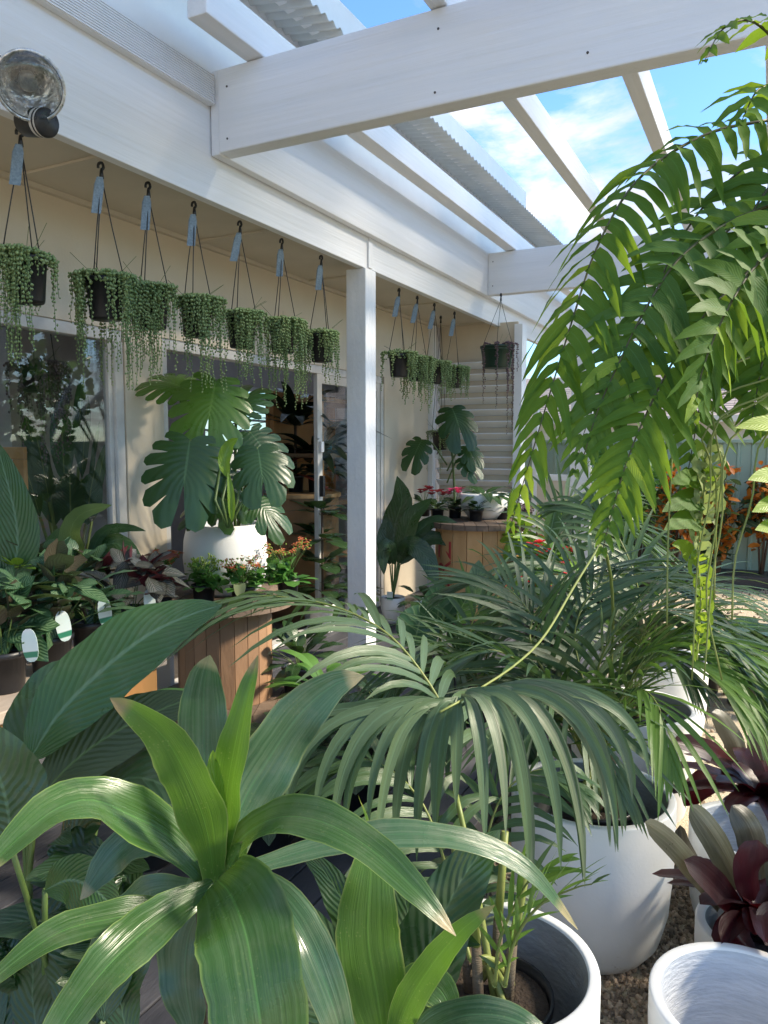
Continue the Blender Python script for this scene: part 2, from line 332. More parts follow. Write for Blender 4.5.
M['orangefl'] = leafmat('orange_petal', (.45, .09, .04), (.58, .18, .09), (.5, .25, .1), 'none', 5, .2, (.5, .3, .2), .5, .3, None, .1, .02)
M['pinkfl'] = leafmat('pink_petal', (.65, .04, .16), (.78, .10, .26), (.7, .1, .25), 'none', 5, .2, (.8, .3, .4), .5, .35, (.9, .15, .3), .1, .02)
M['redfl'] = leafmat('red_petal', (.55, .012, .03), (.7, .03, .05), (.6, .05, .05), 'none', 5, .2, (.7, .1, .1), .5, .35, (.8, .05, .05), .1, .02)
M['maroonfl'] = leafmat('maroon_petal', (.16, .01, .02), (.25, .02, .03), (.2, .02, .03), 'none', 5, .2, (.3, .05, .06), .5, .3, None, .1, .02)
M['purple'] = leafmat('purple_small_leaf', (.12, .07, .09), (.2, .13, .14), (.2, .14, .15), 'none', 5, .2, (.3, .22, .22), .5, .25, None, .1, .02)
M['croton'] = leafmat('orange_croton_leaf', (.46, .11, .015), (.60, .22, .025), (.5, .25, .05), 'pinnate', 10, .2, (.5, .25, .05), .4, .3, (.7, .25, .02), .2, .03)
M['brom'] = leafmat('maroon_bromeliad_leaf', (.013, .004, .006), (.026, .007, .010), (.05, .012, .018), 'parallel', 18, .35, (.05, .02, .022), .38, .25, (.4, .02, .03), .3, .01)
M['brom_g'] = leafmat('striped_bromeliad_leaf', (.035, .03, .026), (.075, .082, .048), (.14, .12, .09), 'parallel', 9, .6, (.15, .145, .11), .32, .2, (.35, .25, .15), .3, .01, under=(.08, .01, .02))
M['brom_c'] = leafmat('red_bromeliad_heart', (.028, .003, .006), (.046, .005, .009), (.07, .01, .015), 'parallel', 18, .3, (.06, .015, .02), .36, .15, (.35, .02, .03), .3, .01)
M['ficus'] = leafmat('rubber_leaf', (.025, .075, .035), (.05, .12, .055), (.2, .28, .14), 'pinnate', 7, .8, (.13, .2, .1), .33, .2, (.14, .3, .04), .3, .02)
M['ficus_l'] = leafmat('pale_rubber_leaf', (.08, .15, .09), (.12, .2, .13), (.3, .36, .22), 'pinnate', 7, .7, (.22, .3, .19), .38, .2, (.2, .35, .1), .3, .02)
M['hedge'] = leafmat('hedge_leaf', (.03, .10, .02), (.10, .22, .035), (.1, .2, .04), 'none', 5, .2, (.15, .3, .05), .45, .3, None, .1, .02)
M['bop'] = leafmat('interior_dark_leaf', (.02, .05, .02), (.05, .09, .03), (.22, .26, .08), 'pinnate', 16, .2, (.07, .11, .05), .35, .2, None, .3, .03)
M['corddark'] = leafmat('dark_cordyline_leaf', (.006, .014, .006), (.016, .03, .012), (.03, .05, .02), 'parallel', 14, .2, (.03, .05, .02), .35, .1, (.05, .1, .02), .3, .02)
M['cordred'] = leafmat('red_cordyline_leaf', (.12, .015, .012), (.2, .04, .02), (.2, .05, .02), 'parallel', 14, .2, (.2, .06, .03), .35, .2, (.4, .05, .02), .3, .02)

# ------------------------------------------------------------------ plant helpers
def cr(pts, n):                     # Catmull-Rom resample
    pts = [V(p) for p in pts]
    if len(pts) == 2: return [pts[0].lerp(pts[1], i / (n - 1)) for i in range(n)]
    q = [pts[0] * 2 - pts[1]] + pts + [pts[-1] * 2 - pts[-2]]
    cum = [0]
    for i in range(1, len(pts)): cum.append(cum[-1] + (pts[i] - pts[i - 1]).length)
    out = []
    for k in range(n):
        d = cum[-1] * k / (n - 1); i = 0
        while i < len(pts) - 2 and cum[i + 1] < d: i += 1
        t = (d - cum[i]) / max(cum[i + 1] - cum[i], 1e-9)
        a, b, c, e = q[i], q[i + 1], q[i + 2], q[i + 3]
        out.append(.5 * ((2 * b) + (c - a) * t + (2 * a - 5 * b + 4 * c - e) * t * t + (3 * b - a - 3 * c + e) * t ** 3))
    return out
def sst(x): x = max(0, min(1, x)); return x * x * (3 - 2 * x)
PROF = {
    'lance': lambda u: max(0, math.sin(math.pi * min(1, u ** .75))) ** .8,
    'ellip': lambda u: max(0, math.sin(math.pi * u)) ** .62,
    'drac': lambda u: (.42 + .58 * sst(u / .4)) * max(0, 1 - u ** 3.2) ** .75,
    'strap': lambda u: (.6 + .4 * sst(u / .3)) * max(0, 1 - u ** 5) ** .7,
    'palm': lambda u: (.35 + .65 * sst(u / .25)) * max(0, 1 - u ** 2.2) ** .8,
    'fern': lambda u: (.8 + .2 * sst(u / .15)) * max(0, 1 - u ** 1.7) ** .85,
    'round': lambda u: max(0, math.sin(math.pi * u ** .85)) ** .5,
    'brom': lambda u: (.7 + .3 * sst(u / .5)) * max(0, 1 - u ** 7) ** .55,
    'spath': lambda u: (max(0, math.sin(math.pi * min(1, u ** .85))) ** .75),
}
def leaf(m, pts, w, nrm=None, prof='lance', fold=.15, curl=0.0, wave=0.0, n=12, a=2, mi=0, lr=None, roll=0.0, wf=3.0):
    """a leaf blade: pts = midrib, w = full width in metres, nrm = the way the blade faces"""
    pts = cr(pts, n); lr = rnd.random() if lr is None else lr
    nrm = V(nrm) if nrm is not None else (UP * .6 + CAMDIR * .6)
    pf = PROF[prof]; ph = rnd.random() * 6; rows = []
    for i, p in enumerate(pts):
        u = i / (n - 1)
        t = (pts[min(i + 1, n - 1)] - pts[max(i - 1, 0)]).normalized()
        s = t.cross(nrm)
        s = s.normalized() if s.length > 1e-5 else t.orthogonal().normalized()
        q = s.cross(t)
        if roll:
            rq = Quaternion(t, roll * u); s = rq @ s; q = rq @ q
        hw = w * .5 * max(pf(u), .015) * (1 + (rnd.uniform(-.035, .02) if n > 20 else 0)); row = []
        for j in range(-a, a + 1):
            v = j / a
            off = s * (hw * v) + q * (hw * (fold * abs(v) - curl * v * v) + wave * hw * math.sin(ph + u * wf * 6.28 + (2 if v > 0 else 0)) * v * v)
            row.append(p + off)
        rows.append(m.add(row))
    k = 2 * a + 1
    for i in range(n - 1):
        for j in range(2 * a):
            m.face((rows[i] + j, rows[i] + j + 1, rows[i + 1] + j + 1, rows[i + 1] + j),
                   [(j / (k - 1), i / (n - 1)), ((j + 1) / (k - 1), i / (n - 1)), ((j + 1) / (k - 1), (i + 1) / (n - 1)), (j / (k - 1), (i + 1) / (n - 1))], mi, lr)

def frond(m, rach, n, L, w, droop=.35, a0=70, a1=18, up=UP, lift=.25, start=.12, rr=.005, prof='palm', jit=.08, seg=7, lprof=None, mi=0, smi=1, cross=1, lr0=.5, sag=0.0, skip=()):
    """a pinnate frond: rach = rachis points"""
    pts = cr(rach, 40); N = len(pts); up = V(up)
    m.tube(pts, [rr * (1 - .75 * i / (N - 1)) * (.7 if prof == 'fern' else 1) for i in range(N)], 5, smi)
    lprof = lprof or (lambda s: math.sin(math.pi * (.12 + .8 * s)) ** .7 if s < .5 else (1 - .75 * ((s - .5) / .5) ** 1.6))
    mi0 = mi
    for i in range(n):
        s = start + (1 - start) * i / (n - 1)
        x = s * (N - 1); k = min(int(x), N - 2); p = pts[k].lerp(pts[k + 1], x - k)
        t = (pts[min(k + 2, N - 1)] - pts[max(k - 1, 0)]).normalized()
        side = t.cross(up)
        side = side.normalized() if side.length > 1e-4 else t.orthogonal().normalized()
        q = side.cross(t)
        sl = (s - start) / (1 - start); ang = R(a0 + (a1 - a0) * sl ** 1.5)
        for sg in (-1, 1):
            if (i, sg) in skip: continue
            aa = ang * (1 + rnd.uniform(-jit, jit)); ll = L * lprof(sl) * (1 + rnd.uniform(-jit, jit))
            mi = 2 if rnd.random() < (.05 if prof == 'fern' else .10) else mi0
            d = (t * math.cos(aa) + side * sg * math.sin(aa) + q * (lift + rnd.uniform(-jit, jit))).normalized()
            lp = []
            dr = droop * (1 + rnd.uniform(-.3, .3))
            for j in range(5):
                u = j / 4
                lp.append(p + d * (ll * u * (1 - .12 * dr * u)) - UP * (dr * ll * u * u) - t * (sag * ll * u * u))
            leaf(m, lp, w * (1 + rnd.uniform(-.12, .12)) * (min(1, .35 + .75 * lprof(sl)) if prof == 'fern' else 1), q + UP * .2 + V((rnd.gauss(0, .22), rnd.gauss(0, .22), 0)), prof, .22, 0, .22 if prof == 'fern' else .05, seg, cross, mi, roll=rnd.gauss(0, .5 if prof == 'fern' else .2), wf=2.2, lr=max(0, min(1, lr0 + rnd.uniform(-.4, .4))))

def pot_profile(r, h, taper=.82, rim=.012, t=.004, inner=True):
    rb = r * taper
    p = [(0.001, 0), (rb - .004, 0), (rb, .006), (r - rim * .4, h - .02), (r - .001, h - .02), (r + .003, h - .014), (r + .003, h), (r - t, h)]
    if inner: p += [(r - t - .002, h - .03), (rb - t, .02), (.001, .02)]
    return p
def add_pot(root, r, h, mat, c=None, name='pot', taper=.82, soil=True):
    c = V(root.location) if c is None else V(c)
    m = MB(); m.lathe(pot_profile(r, h, taper), c, 28); o = m.build(name, mat, root)
    if soil:
        m = MB(); m.lathe([(.001, h - .018), (r * .5, h - .016), (r - .008, h - .022)], c, 20); m.build('soil', M['soil'], root)
    return o
def add_label(root, p, w, h, face, tilt=0, mat=None, name='plant_label'):
    """white oval-topped plastic card"""
    m = MB(); face = V(face).normalized(); s = face.cross(UP).normalized(); u = s.cross(face).normalized()
    u = (u + s * tilt).normalized(); s = u.cross(face) * -1
    n = 18; th = face * .0012
    ring = []
    for k in range(n):
        a = 2 * math.pi * k / n; x = math.cos(a); y = math.sin(a)
        x = math.copysign(abs(x) ** .75, x); y = math.copysign(abs(y) ** .85, y)
        ring.append((x * .5, y * .5 + .5))
    b = m.add([V(p) + s * (x * w) + u * (y * h) + th for x, y in ring]); b2 = m.add([V(p) + s * (x * w) + u * (y * h) - th for x, y in ring])
    m.face([b + k for k in range(n)], [(x + .5, y) for x, y in ring], 0, .5, False)
    m.face([b2 + k for k in range(n)][::-1], [(x + .5, y) for x, y in ring][::-1], 0, .5, False)
    for k in range(n):
        m.face((b + k, b2 + k, b2 + (k + 1) % n, b + (k + 1) % n), None, 0, .5, False)
    return m.build(name, mat or M['label'], root)
def rosette(m, c, n, L, w, elev=(20, 80), prof='ellip', mi=0, droop=.3, stem=.5, smi=1, seg=9, a=2, fold=.12, sr=.002, az0=None, wave=.05, spread=None, curl=.1):
    """leaves on petioles from a common base"""
    for i in range(n):
        az = (i * 2.399 + rnd.uniform(-.4, .4)) if az0 is None else az0 + rnd.uniform(-1, 1) * (spread or 1)
        el = R(rnd.uniform(*elev)); d = V((math.cos(az) * math.cos(el), math.sin(az) * math.cos(el), math.sin(el)))
        ll = L * rnd.uniform(.75, 1.15); st = ll * stem * rnd.uniform(.7, 1.3)
        b = V(c) + V((math.cos(az), math.sin(az), 0)) * .012
        e = b + d * st
        if stem > .05: m.tube([b, b.lerp(e, .5) + UP * .01, e], [sr, sr, sr * .8], 4, smi, cap=False)
        d2 = (d + V((math.cos(az), math.sin(az), 0)) * .5).normalized()
        lp = [e + d2 * (ll * u) - UP * (droop * ll * u * u) for u in (0, .33, .66, 1)]
        nn = (UP - d2 * d2.z + V((math.cos(az), math.sin(az), 0)) * -.1)
        leaf(m, lp, w * rnd.uniform(.85, 1.15), nn if nn.length > .1 else UP, prof, fold, curl, wave, seg, a, mi)
def leafcloud(m, c, rx, ry, rz, n, ls, mi=0, k=3, prof='ellip', asp=.45, shell=.4):
    """many small leaves through an ellipsoid, in clumps"""
    cl = [(rnd.gauss(0, .5), rnd.gauss(0, .5), rnd.gauss(0, .5)) for _ in range(max(3, n // 14))]
    for i in range(n):
        q = rnd.choice(cl); x, y, z = [q[j] + rnd.gauss(0, .2) for j in range(3)]
        l = math.sqrt(x * x + y * y + z * z)
        if l > 1: x, y, z = x / l, y / l, z / l
        p = V(c) + V((x * rx, y * ry, z * rz))
        d = V((rnd.gauss(0, 1), rnd.gauss(0, 1), rnd.gauss(.2, .8))).normalized()
        l_ = ls * rnd.uniform(.6, 1.3)
        leaf(m, [p, p + d * l_ * .5, p + d * l_ - UP * l_ * .15], l_ * asp, V((rnd.gauss(0, .6), rnd.gauss(0, .6), 1)), prof, .15, 0, 0, 5, 1, mi)
def flower(m, c, r, n=5, mi=0, up=UP):
    up = V(up).normalized(); a = up.orthogonal().normalized(); b = up.cross(a)
    for k in range(n):
        t = 2 * math.pi * k / n + rnd.random() * .4; d = (a * math.cos(t) + b * math.sin(t) + up * .5).normalized()
        leaf(m, [V(c), V(c) + d * r * .6, V(c) + d * r], r * .8, up, 'round', .2, 0, 0, 4, 1, mi)

exec_parts = []

# ================================================================== SETTING
def sheet(name, x0, x1, y0, y1, z, mat):
    m = MB(); b = m.add([(x0, y0, z), (x1, y0, z), (x1, y1, z), (x0, y1, z)]); m.face((b, b + 1, b + 2, b + 3), None, 0, .5, False)
    return kind(m.build(name, mat), 'structure')
sheet('ground', -400, 400, -400, 400, 0, M['gravelbase'])
# deck of charcoal boards running along the shop
m = MB(); x = -3.05
while x < -.98:
    m.box((x, -1.5, .03), (x + .135, 7.6, .12 + rnd.uniform(-.001, .001))); x += .141
m.box((-.985, -1.5, 0.0), (-.955, 7.6, .117))
kind(m.build('deck', M['deck'], None, bevel=.003), 'structure')
# loose gravel stones
m = MB()
ICO = [(0, 0, 1), (.894, 0, .447), (.276, .851, .447), (-.724, .526, .447), (-.724, -.526, .447), (.276, -.851, .447), (.724, .526, -.447), (-.276, .851, -.447), (-.894, 0, -.447), (-.276, -.851, -.447), (.724, -.526, -.447), (0, 0, -1)]
ICF = [(0, 1, 2), (0, 2, 3), (0, 3, 4), (0, 4, 5), (0, 5, 1), (1, 6, 2), (2, 7, 3), (3, 8, 4), (4, 9, 5), (5, 10, 1), (6, 7, 2), (7, 8, 3), (8, 9, 4), (9, 10, 5), (10, 6, 1), (6, 11, 7), (7, 11, 8), (8, 11, 9), (9, 11, 10), (10, 11, 6)]
def stone(x, y, r):
    q = Euler((rnd.uniform(0, 6), rnd.uniform(0, 6), rnd.uniform(0, 6))).to_matrix()
    sx, sy, sz = r * rnd.uniform(.7, 1.4), r * rnd.uniform(.6, 1.1), r * rnd.uniform(.4, .9)
    c = V((x, y, sz * .6)); lr = rnd.random()
    b = m.add([c + q @ V((a[0] * sx * rnd.uniform(.8, 1.2), a[1] * sy * rnd.uniform(.8, 1.2), a[2] * sz * rnd.uniform(.8, 1.2))) for a in ICO])
    for f in ICF: m.face([b + i for i in f], None, 0, lr, False)
for i in range(11000):
    stone(rnd.uniform(-.6, .35), rnd.uniform(1.3, 3.1), rnd.uniform(.006, .0125))
for i in range(1800):
    stone(rnd.uniform(-.95, -.6), rnd.uniform(1.2, 3.2), rnd.uniform(.006, .014))
for i in range(2500):
    stone(rnd.uniform(-.9, 1.2), rnd.uniform(3.4, 9.0), rnd.uniform(.009, .018))
kind(m.build('gravel', M['stone']), 'stuff')

# ------------------------------------------------------------------ the shop
FX = -2.38; WXX = -3.05
shop = thing('plant_shop', 'white painted shop front with beige eaves, fascia, glass sliding doors and corrugated roof', 'shop', (-3.05, 4, 0))
m = MB()
m.box((-3.17, -2.0, 2.15), (-3.05, 6.98, 2.95)); m.box((-3.17, 6.02, .12), (-3.05, 6.98, 2.15))
m.box((-3.17, 2.995, .12), (-3.048, 3.275, 2.15))
m.build('wall', M['beige'], shop)
m = MB(); m.box((-3.05, -2, 2.74), (-2.43, 7.6, 2.76)); m.build('soffit', M['soffit'], shop)
m = MB()
for y in (2.35, 3.55, 4.75, 5.95, 7.1): m.box((-3.05, y, 2.728), (-2.45, y + .045, 2.739))
m.box((-3.05, -2, 2.715), (-3.02, 6.98, 2.739)); m.build('soffit_batten', M['soffit'], shop)
m = MB(); m.box((-2.43, -2, 2.69), (FX, 4.47, 3.28)); m.box((-2.43, 4.473, 2.693), (FX + .004, 10.4, 3.28)); m.build('fascia', M['timber_y'], shop, bevel=.004)
m = MB(); m.box((-2.45, -2, 3.283), (-2.40, 11, 3.80)); m.build('upper_fascia', M['white'], shop)
m = MB(); m.box((-2.51, 4.40, .12), (-2.365, 4.545, 2.689)); m.build('verandah_post', M['postpaint'], shop, bevel=.006)
m = MB(); m.box((-2.379, 4.45, 2.70), (-2.366, 4.50, 2.86)); m.build('post_bracket', M['whitewood'], shop)
# roof : corrugated sheets sloping to the eave
m = MB(); y0, y1, st = -2.0, 11.0, .0127; n = int((y1 - y0) / st)
def rz(x): return 3.70 + (-2.08 - x) * .14
for off, flip in ((0, 0),):
    rows = []
    for i in range(n + 1):
        y = y0 + i * st; h = .012 * math.sin(2 * math.pi * y / .0762)
        rows.append(m.add([(-2.08, y, rz(-2.08) + h), (-2.5, y, rz(-2.5) + h), (-4.1, y, rz(-4.1) + h), (-2.08, y, rz(-2.08) + h + .0016)]))
    for i in range(n):
        a, b = rows[i], rows[i + 1]
        m.face((a, b, b + 1, a + 1)); m.face((a + 1, b + 1, b + 2, a + 2)); m.face((a, a + 3, b + 3, b))
m.build('corrugated_roof', M['zinc'], shop)
def polymat():
    m, nt, out = newmat('translucent_roof_sheet'); t = nd(nt, 'ShaderNodeBsdfTranslucent'); t.inputs[0].default_value = (.85, .85, .82, 1); tr = nd(nt, 'ShaderNodeBsdfTransparent'); tr.inputs[0].default_value = (.8, .82, .82, 1)
    ms = nd(nt, 'ShaderNodeMixShader', i_0=.35); nt.links.new(t.outputs[0], ms.inputs[1]); nt.links.new(tr.outputs[0], ms.inputs[2]); nt.links.new(ms.outputs[0], out.inputs[0]); return m
m = MB(); a = m.add([(-4.08, -2, rz(-4.1) - .02), (-4.08, 11, rz(-4.1) - .02), (-6.2, 11, rz(-6.2) - .02), (-6.2, -2, rz(-6.2) - .02)]); m.face((a, a + 1, a + 2, a + 3), None, 0, .5, False); m.build('added_skylight_sheet', polymat(), shop)  # unseen roof sheet added to let daylight brighten the room
m = MB(); m.box((-2.27, -2, 3.725), (-2.21, 7.4, 3.99)); m.build('roof_flashing', M['white'], shop, bevel=.006)
# shop window left of the column
w = MB(); w.box((-3.14, -2, 2.09), (-3.06, 2.99, 2.15)); w.box((-3.14, -2, .34), (-3.04, 2.99, .40)); w.box((-3.13, 2.935, .40), (-3.055, 2.99, 2.09)); w.box((-3.115, 2.905, .40), (-3.075, 2.935, 2.09)); w.box((-3.13, .6, .40), (-3.06, .66, 2.09))
win = w.build('window', M['alu'], shop, bevel=.003)
w = MB(); w.box((-3.10, -1.95, .40), (-3.094, 2.92, 2.09)); w.build('pane', M['glass'], win)
m = MB(); m.box((-3.15, -2, .12), (-3.06, 2.99, .339)); m.build('kickboard', M['white'], shop)
# sliding door: opening, fixed frame and the pushed-back door leaf
w = MB(); w.box((-3.15, 3.28, 2.09), (-3.06, 6.0, 2.15)); w.box((-3.15, 3.28, .12), (-3.06, 6.0, .15)); w.box((-3.14, 3.276, .15), (-3.052, 3.315, 2.09)); w.box((-3.15, 5.965, .15), (-3.056, 6.019, 2.09))
w.build('door_frame', M['alu'], shop, bevel=.003)
w = MB(); w.box((-3.10, 4.93, .15), (-3.065, 5.0, 2.09)); w.box((-3.10, 5.90, .15), (-3.065, 5.963, 2.09)); w.box((-3.10, 5.0, .15), (-3.066, 5.90, .23)); w.box((-3.10, 5.0, 2.02), (-3.066, 5.90, 2.09))
sd = w.build('sliding_door', M['alu'], shop, bevel=.003)
w = MB(); w.box((-3.086, 5.0, .23), (-3.08, 5.90, 2.02)); w.build('pane', M['glass'], sd)
w = MB(); w.box((-3.064, 4.95, 1.16), (-3.03, 4.98, 1.32)); w.build('handle', M['blackplastic'], sd, bevel=.004)
w = MB(); w.box((-3.064, 4.945, 1.50), (-3.04, 4.985, 1.58)); w.build('latch', M['white'], sd, bevel=.003)
# end of the verandah: white corner board and louvred screen
m = MB(); m.box((-3.10, 6.985, .12), (-3.0, 7.06, 2.73)); m.build('corner_board', M['white'], shop, bevel=.004)
m = MB(); m.box((-3.0, 7.16, .12), (-2.2, 7.20, 2.73)); m.build('end_wall', M['cream'], shop)
for k in range(13):
    m = MB(); z = .95 + k * .115
    rm = Matrix.Rotation(R(-38), 3, 'X'); m.box((-3.0, 7.075, z - .006), (-2.2, 7.165, z + .006), 0, rm); m.build('louvre_slat', M['white'], shop)
m = MB(); m.box((-2.2, 7.05, .12), (-2.12, 7.2, 2.69)); m.build('screen_jamb', M['white'], shop, bevel=.004)
t = MB(); t.box((-3.0, 7.04, 1.42), (-2.93, 7.05, 1.56)); nb = t.build('number_plate', M['white'], shop)
def text_mesh(body, size, fnplace, mat, name, parent, extr=.0015):
    cu = bpy.data.curves.new('txt', 'FONT'); cu.body = body; cu.size = size; cu.extrude = extr; cu.align_x = 'CENTER'; cu.align_y = 'CENTER'
    to = bpy.data.objects.new('txt', cu); COL.objects.link(to)
    dg = bpy.context.evaluated_depsgraph_get(); me = to.evaluated_get(dg).to_mesh()
    mb = MB(); b = mb.add([fnplace(v.co) for v in me.vertices])
    for p in me.polygons: mb.face([b + i for i in p.vertices], None, 0, .5, False)
    to.evaluated_get(dg).to_mesh_clear(); bpy.data.objects.remove(to)
    return mb.build(name, mat, parent)
text_mesh('7', .10, lambda c: V((-2.965 + c.x, 7.037 - c.z, 1.49 + c.y)), M['darkbrick'], 'numeral', nb)
# room behind the glass
m = MB(); m.box((-5.6, -2, .10), (-3.17, 9.5, .118)); m.build('shop_floor', M['infloor'], shop)
m = MB(); m.box((-5.7, -2, .12), (-5.6, 6.6, 3)); m.box((-5.7, 6.6, .12), (-5.6, 9.5, 1.2)); m.box((-5.7, 6.6, 2.25), (-5.6, 9.5, 3)); m.box((-5.7, 9.5, .12), (-3.1, 9.6, 3)); m.box((-5.7, -2.1, .12), (-3.1, -2, 3))
m.build('back_wall', M['inwall'], shop)
m = MB(); m.box((-4.2, -2, 2.95), (-3.05, 9.5, 3.0)); m.box((-5.6, -2, 2.95), (-5.3, 9.5, 3.0)); m.box((-5.3, -2, 2.95), (-4.2, 2.2, 3.0)); m.box((-5.3, 4.2, 2.95), (-4.2, 5.6, 3.0)); m.build('room_ceiling', M['inwall'], shop)  # ceiling left open under the added roof sheet to brighten the room
m = MB(); m.box((-3.17, 7.05, .12), (-3.06, 9.5, 2.95)); m.build('side_wall', M['inwall'], shop)
w = MB()
for y in (6.6, 8.0, 9.44): w.box((-5.66, y, 1.2), (-5.60, y + .06, 2.25))
w.box((-5.66, 6.6, 1.2), (-5.60, 9.5, 1.25)); w.box((-5.66, 6.6, 2.2), (-5.60, 9.5, 2.25))
for k in range(7): w.box((-5.655, 6.66, 1.32 + k * .13), (-5.64, 9.44, 1.345 + k * .13))
bw = w.build('back_window', M['alu'], shop)
w = MB(); w.box((-5.636, 6.66, 1.25), (-5.63, 9.44, 2.2)); w.build('pane', M['glass'], bw)
m = MB(); m.box((-5.59, 1.6, 1.35), (-5.55, 4.2, 2.5)); m.build('wall_board', surf('pale_grey_board', (.5, .5, .53), (.44, .44, .47), 2, .5, .03), shop)

# far verandah post with a glazed side panel
far = thing('glazed_frame', 'white post with a small glazed panel at the far end of the verandah', 'window frame', (-1.9, 8.6, 0))
m = MB(); a = WY(570, 455, 8.6); b_ = WY(590, 455, 8.6); m.box((a.x, 8.6, 0), (b_.x, 8.72, 2.6)); m.build('post', M['white'], far, bevel=.005)
m = MB(); c = WY(538, 455, 8.66).x; m.box((c, 8.62, 1.15), (a.x, 8.7, 1.22)); m.box((c, 8.62, 2.2), (a.x, 8.7, 2.3)); m.box((c - .06, 8.62, 0), (c, 8.7, 2.3)); m.build('frame', M['white'], far, bevel=.004)
m = MB(); m.box((c, 8.63, 0), (a.x, 8.69, 1.148)); m.build('lower_panel', M['beige'], far)
m = MB(); m.box((c, 8.655, 1.22), (a.x, 8.661, 2.2)); m.build('pane', M['glass'], far)

# ------------------------------------------------------------------ pergola
per = thing('pergola', 'white timber pergola of deep beams and rafters open to the sky', 'pergola', (-.1, 4, 0))
m = MB(); m.box((FX + .006, 2.905, 2.89), (-2.325, 10.4, 3.265)); m.build('ledger_board', M['timber_y'], per, bevel=.005)
m = MB(); m.box((FX + .002, -2, 3.11), (-2.345, 2.895, 3.245))
for k in range(13): m.box((-2.345, -2, 3.113 + k * .0102), (-2.339, 2.895, 3.1185 + k * .0102))
m.build('ribbed_ledger_board', M['whitewood'], per)
for y in (-.9, 2.90, 6.64, 10.3):
    m = MB(); m.box((-2.324, y, 2.895), (.32, y + .09, 3.262)); bo = m.build('beam', M['timber_x'], per, bevel=.006)
    m = MB()
    for bx in (-2.27, -1.235, -.65, -.05):
        for bz in (2.96, 3.19): m.lathe([(.001, -.003), (.0045, -.0025), (.005, 0)], (bx + rnd.uniform(-.01, .01), y - .0005, bz + rnd.uniform(-.015, .015)), 8, 0, Matrix.Rotation(R(-90), 3, 'X'))
    m.build('nail_heads', M['darkbrick'], bo)
for x, y0 in ((-2.17, 2.52), (-1.27, -1), (-.69, -1), (-.09, -1)):
    m = MB(); m.box((x, y0, 3.266), (x + (.10 if x < -2 else .075), 10.5, 3.42)); m.build('rafter', M['timber_y'], per, bevel=.005)
for y in (-.9, 2.9, 6.64, 10.3):
    m = MB(); px0 = .12; m.box((px0, y - .01, 0), (px0 + .1, y + .085, 2.893)); m.build('post', M['whitewood'], per, bevel=.005)

# ------------------------------------------------------------------ flood lamp on the fascia
lc = WX(30, 86, -2.12)
lamp = thing('flood_lamp', 'round glass flood lamp with black housing mounted on the white fascia', 'flood lamp', lc)
ax = (CAM - lc).normalized() * .6 + V((.5, -.25, -.55)); ax.normalize(); lq = ax.to_track_quat('Z', 'Y').to_matrix()
m = MB(); m.lathe([(.03, -.10), (.055, -.085), (.075, -.05), (.098, -.012), (.102, .0), (.098, .004), (.094, -.01)], lc, 36, 0, lq); m.build('housing', M['blackplastic'], lamp)
m = MB(); m.lathe([(.022, -.085), (.035, -.08), (.065, -.05), (.085, -.02), (.0935, .0)], lc, 36, 0, lq); m.build('reflector', M['chrome'], lamp)
m = MB(); m.lathe([(.001, -.045), (.024, -.043), (.03, -.05), (.03, -.075)], lc, 24, 0, lq); m.build('bulb', surf('smoky_bulb', (.09, .1, .1), (.2, .21, .21), 40, .2, .2), lamp)
m = MB(); m.lathe([(.1015, .0), (.100, .012), (.085, .030), (.055, .042), (.001, .048)], lc, 36, 0, lq); m.build('lens', M['lampglass'], lamp)
m = MB(); m.lathe([(.0955, .0), (.0955, .008), (.1045, .008), (.1045, -.004)], lc, 36, 0, lq); m.build('rim', M['chrome'], lamp)
m = MB(); e = V((FX + .03, lc.y - .12, lc.z + .10)); m.tube([lc - ax * .09, lc - ax * .12 + V((-.03, -.03, .03)), e, e + V((-.029, 0, 0))], [.02, .02, .022, .022], 10); m.lathe([(.001, 0), (.055, 0), (.055, .03), (.001, .032)], e + V((-.03, 0, 0)), 20, 0, Matrix.Rotation(R(90), 3, 'Y')); m.build('mount_arm', M['blackplastic'], lamp)
m = MB(); q = lc - ax * .10 + V((0, .03, -.128)); lq2 = (CM @ V((.85, -.25, .45))).to_track_quat('Z', 'Y').to_matrix(); m.lathe([(.001, -.04), (.040, -.06), (.045, -.05), (.045, .055), (.040, .062), (.001, .062)], q, 24, 0, lq2); m.build('sensor_head', M['blackplastic'], lamp)
m = MB(); rr = V((CM @ V((1, 0, 0)))); m.lathe([(.0455, .022), (.0465, .026), (.0455, .034)], q, 24, 0, lq2); m.lathe([(.0455, .042), (.0465, .045), (.0455, .05)], q, 24, 0, lq2); m.build('sensor_band', M['alu'], lamp)

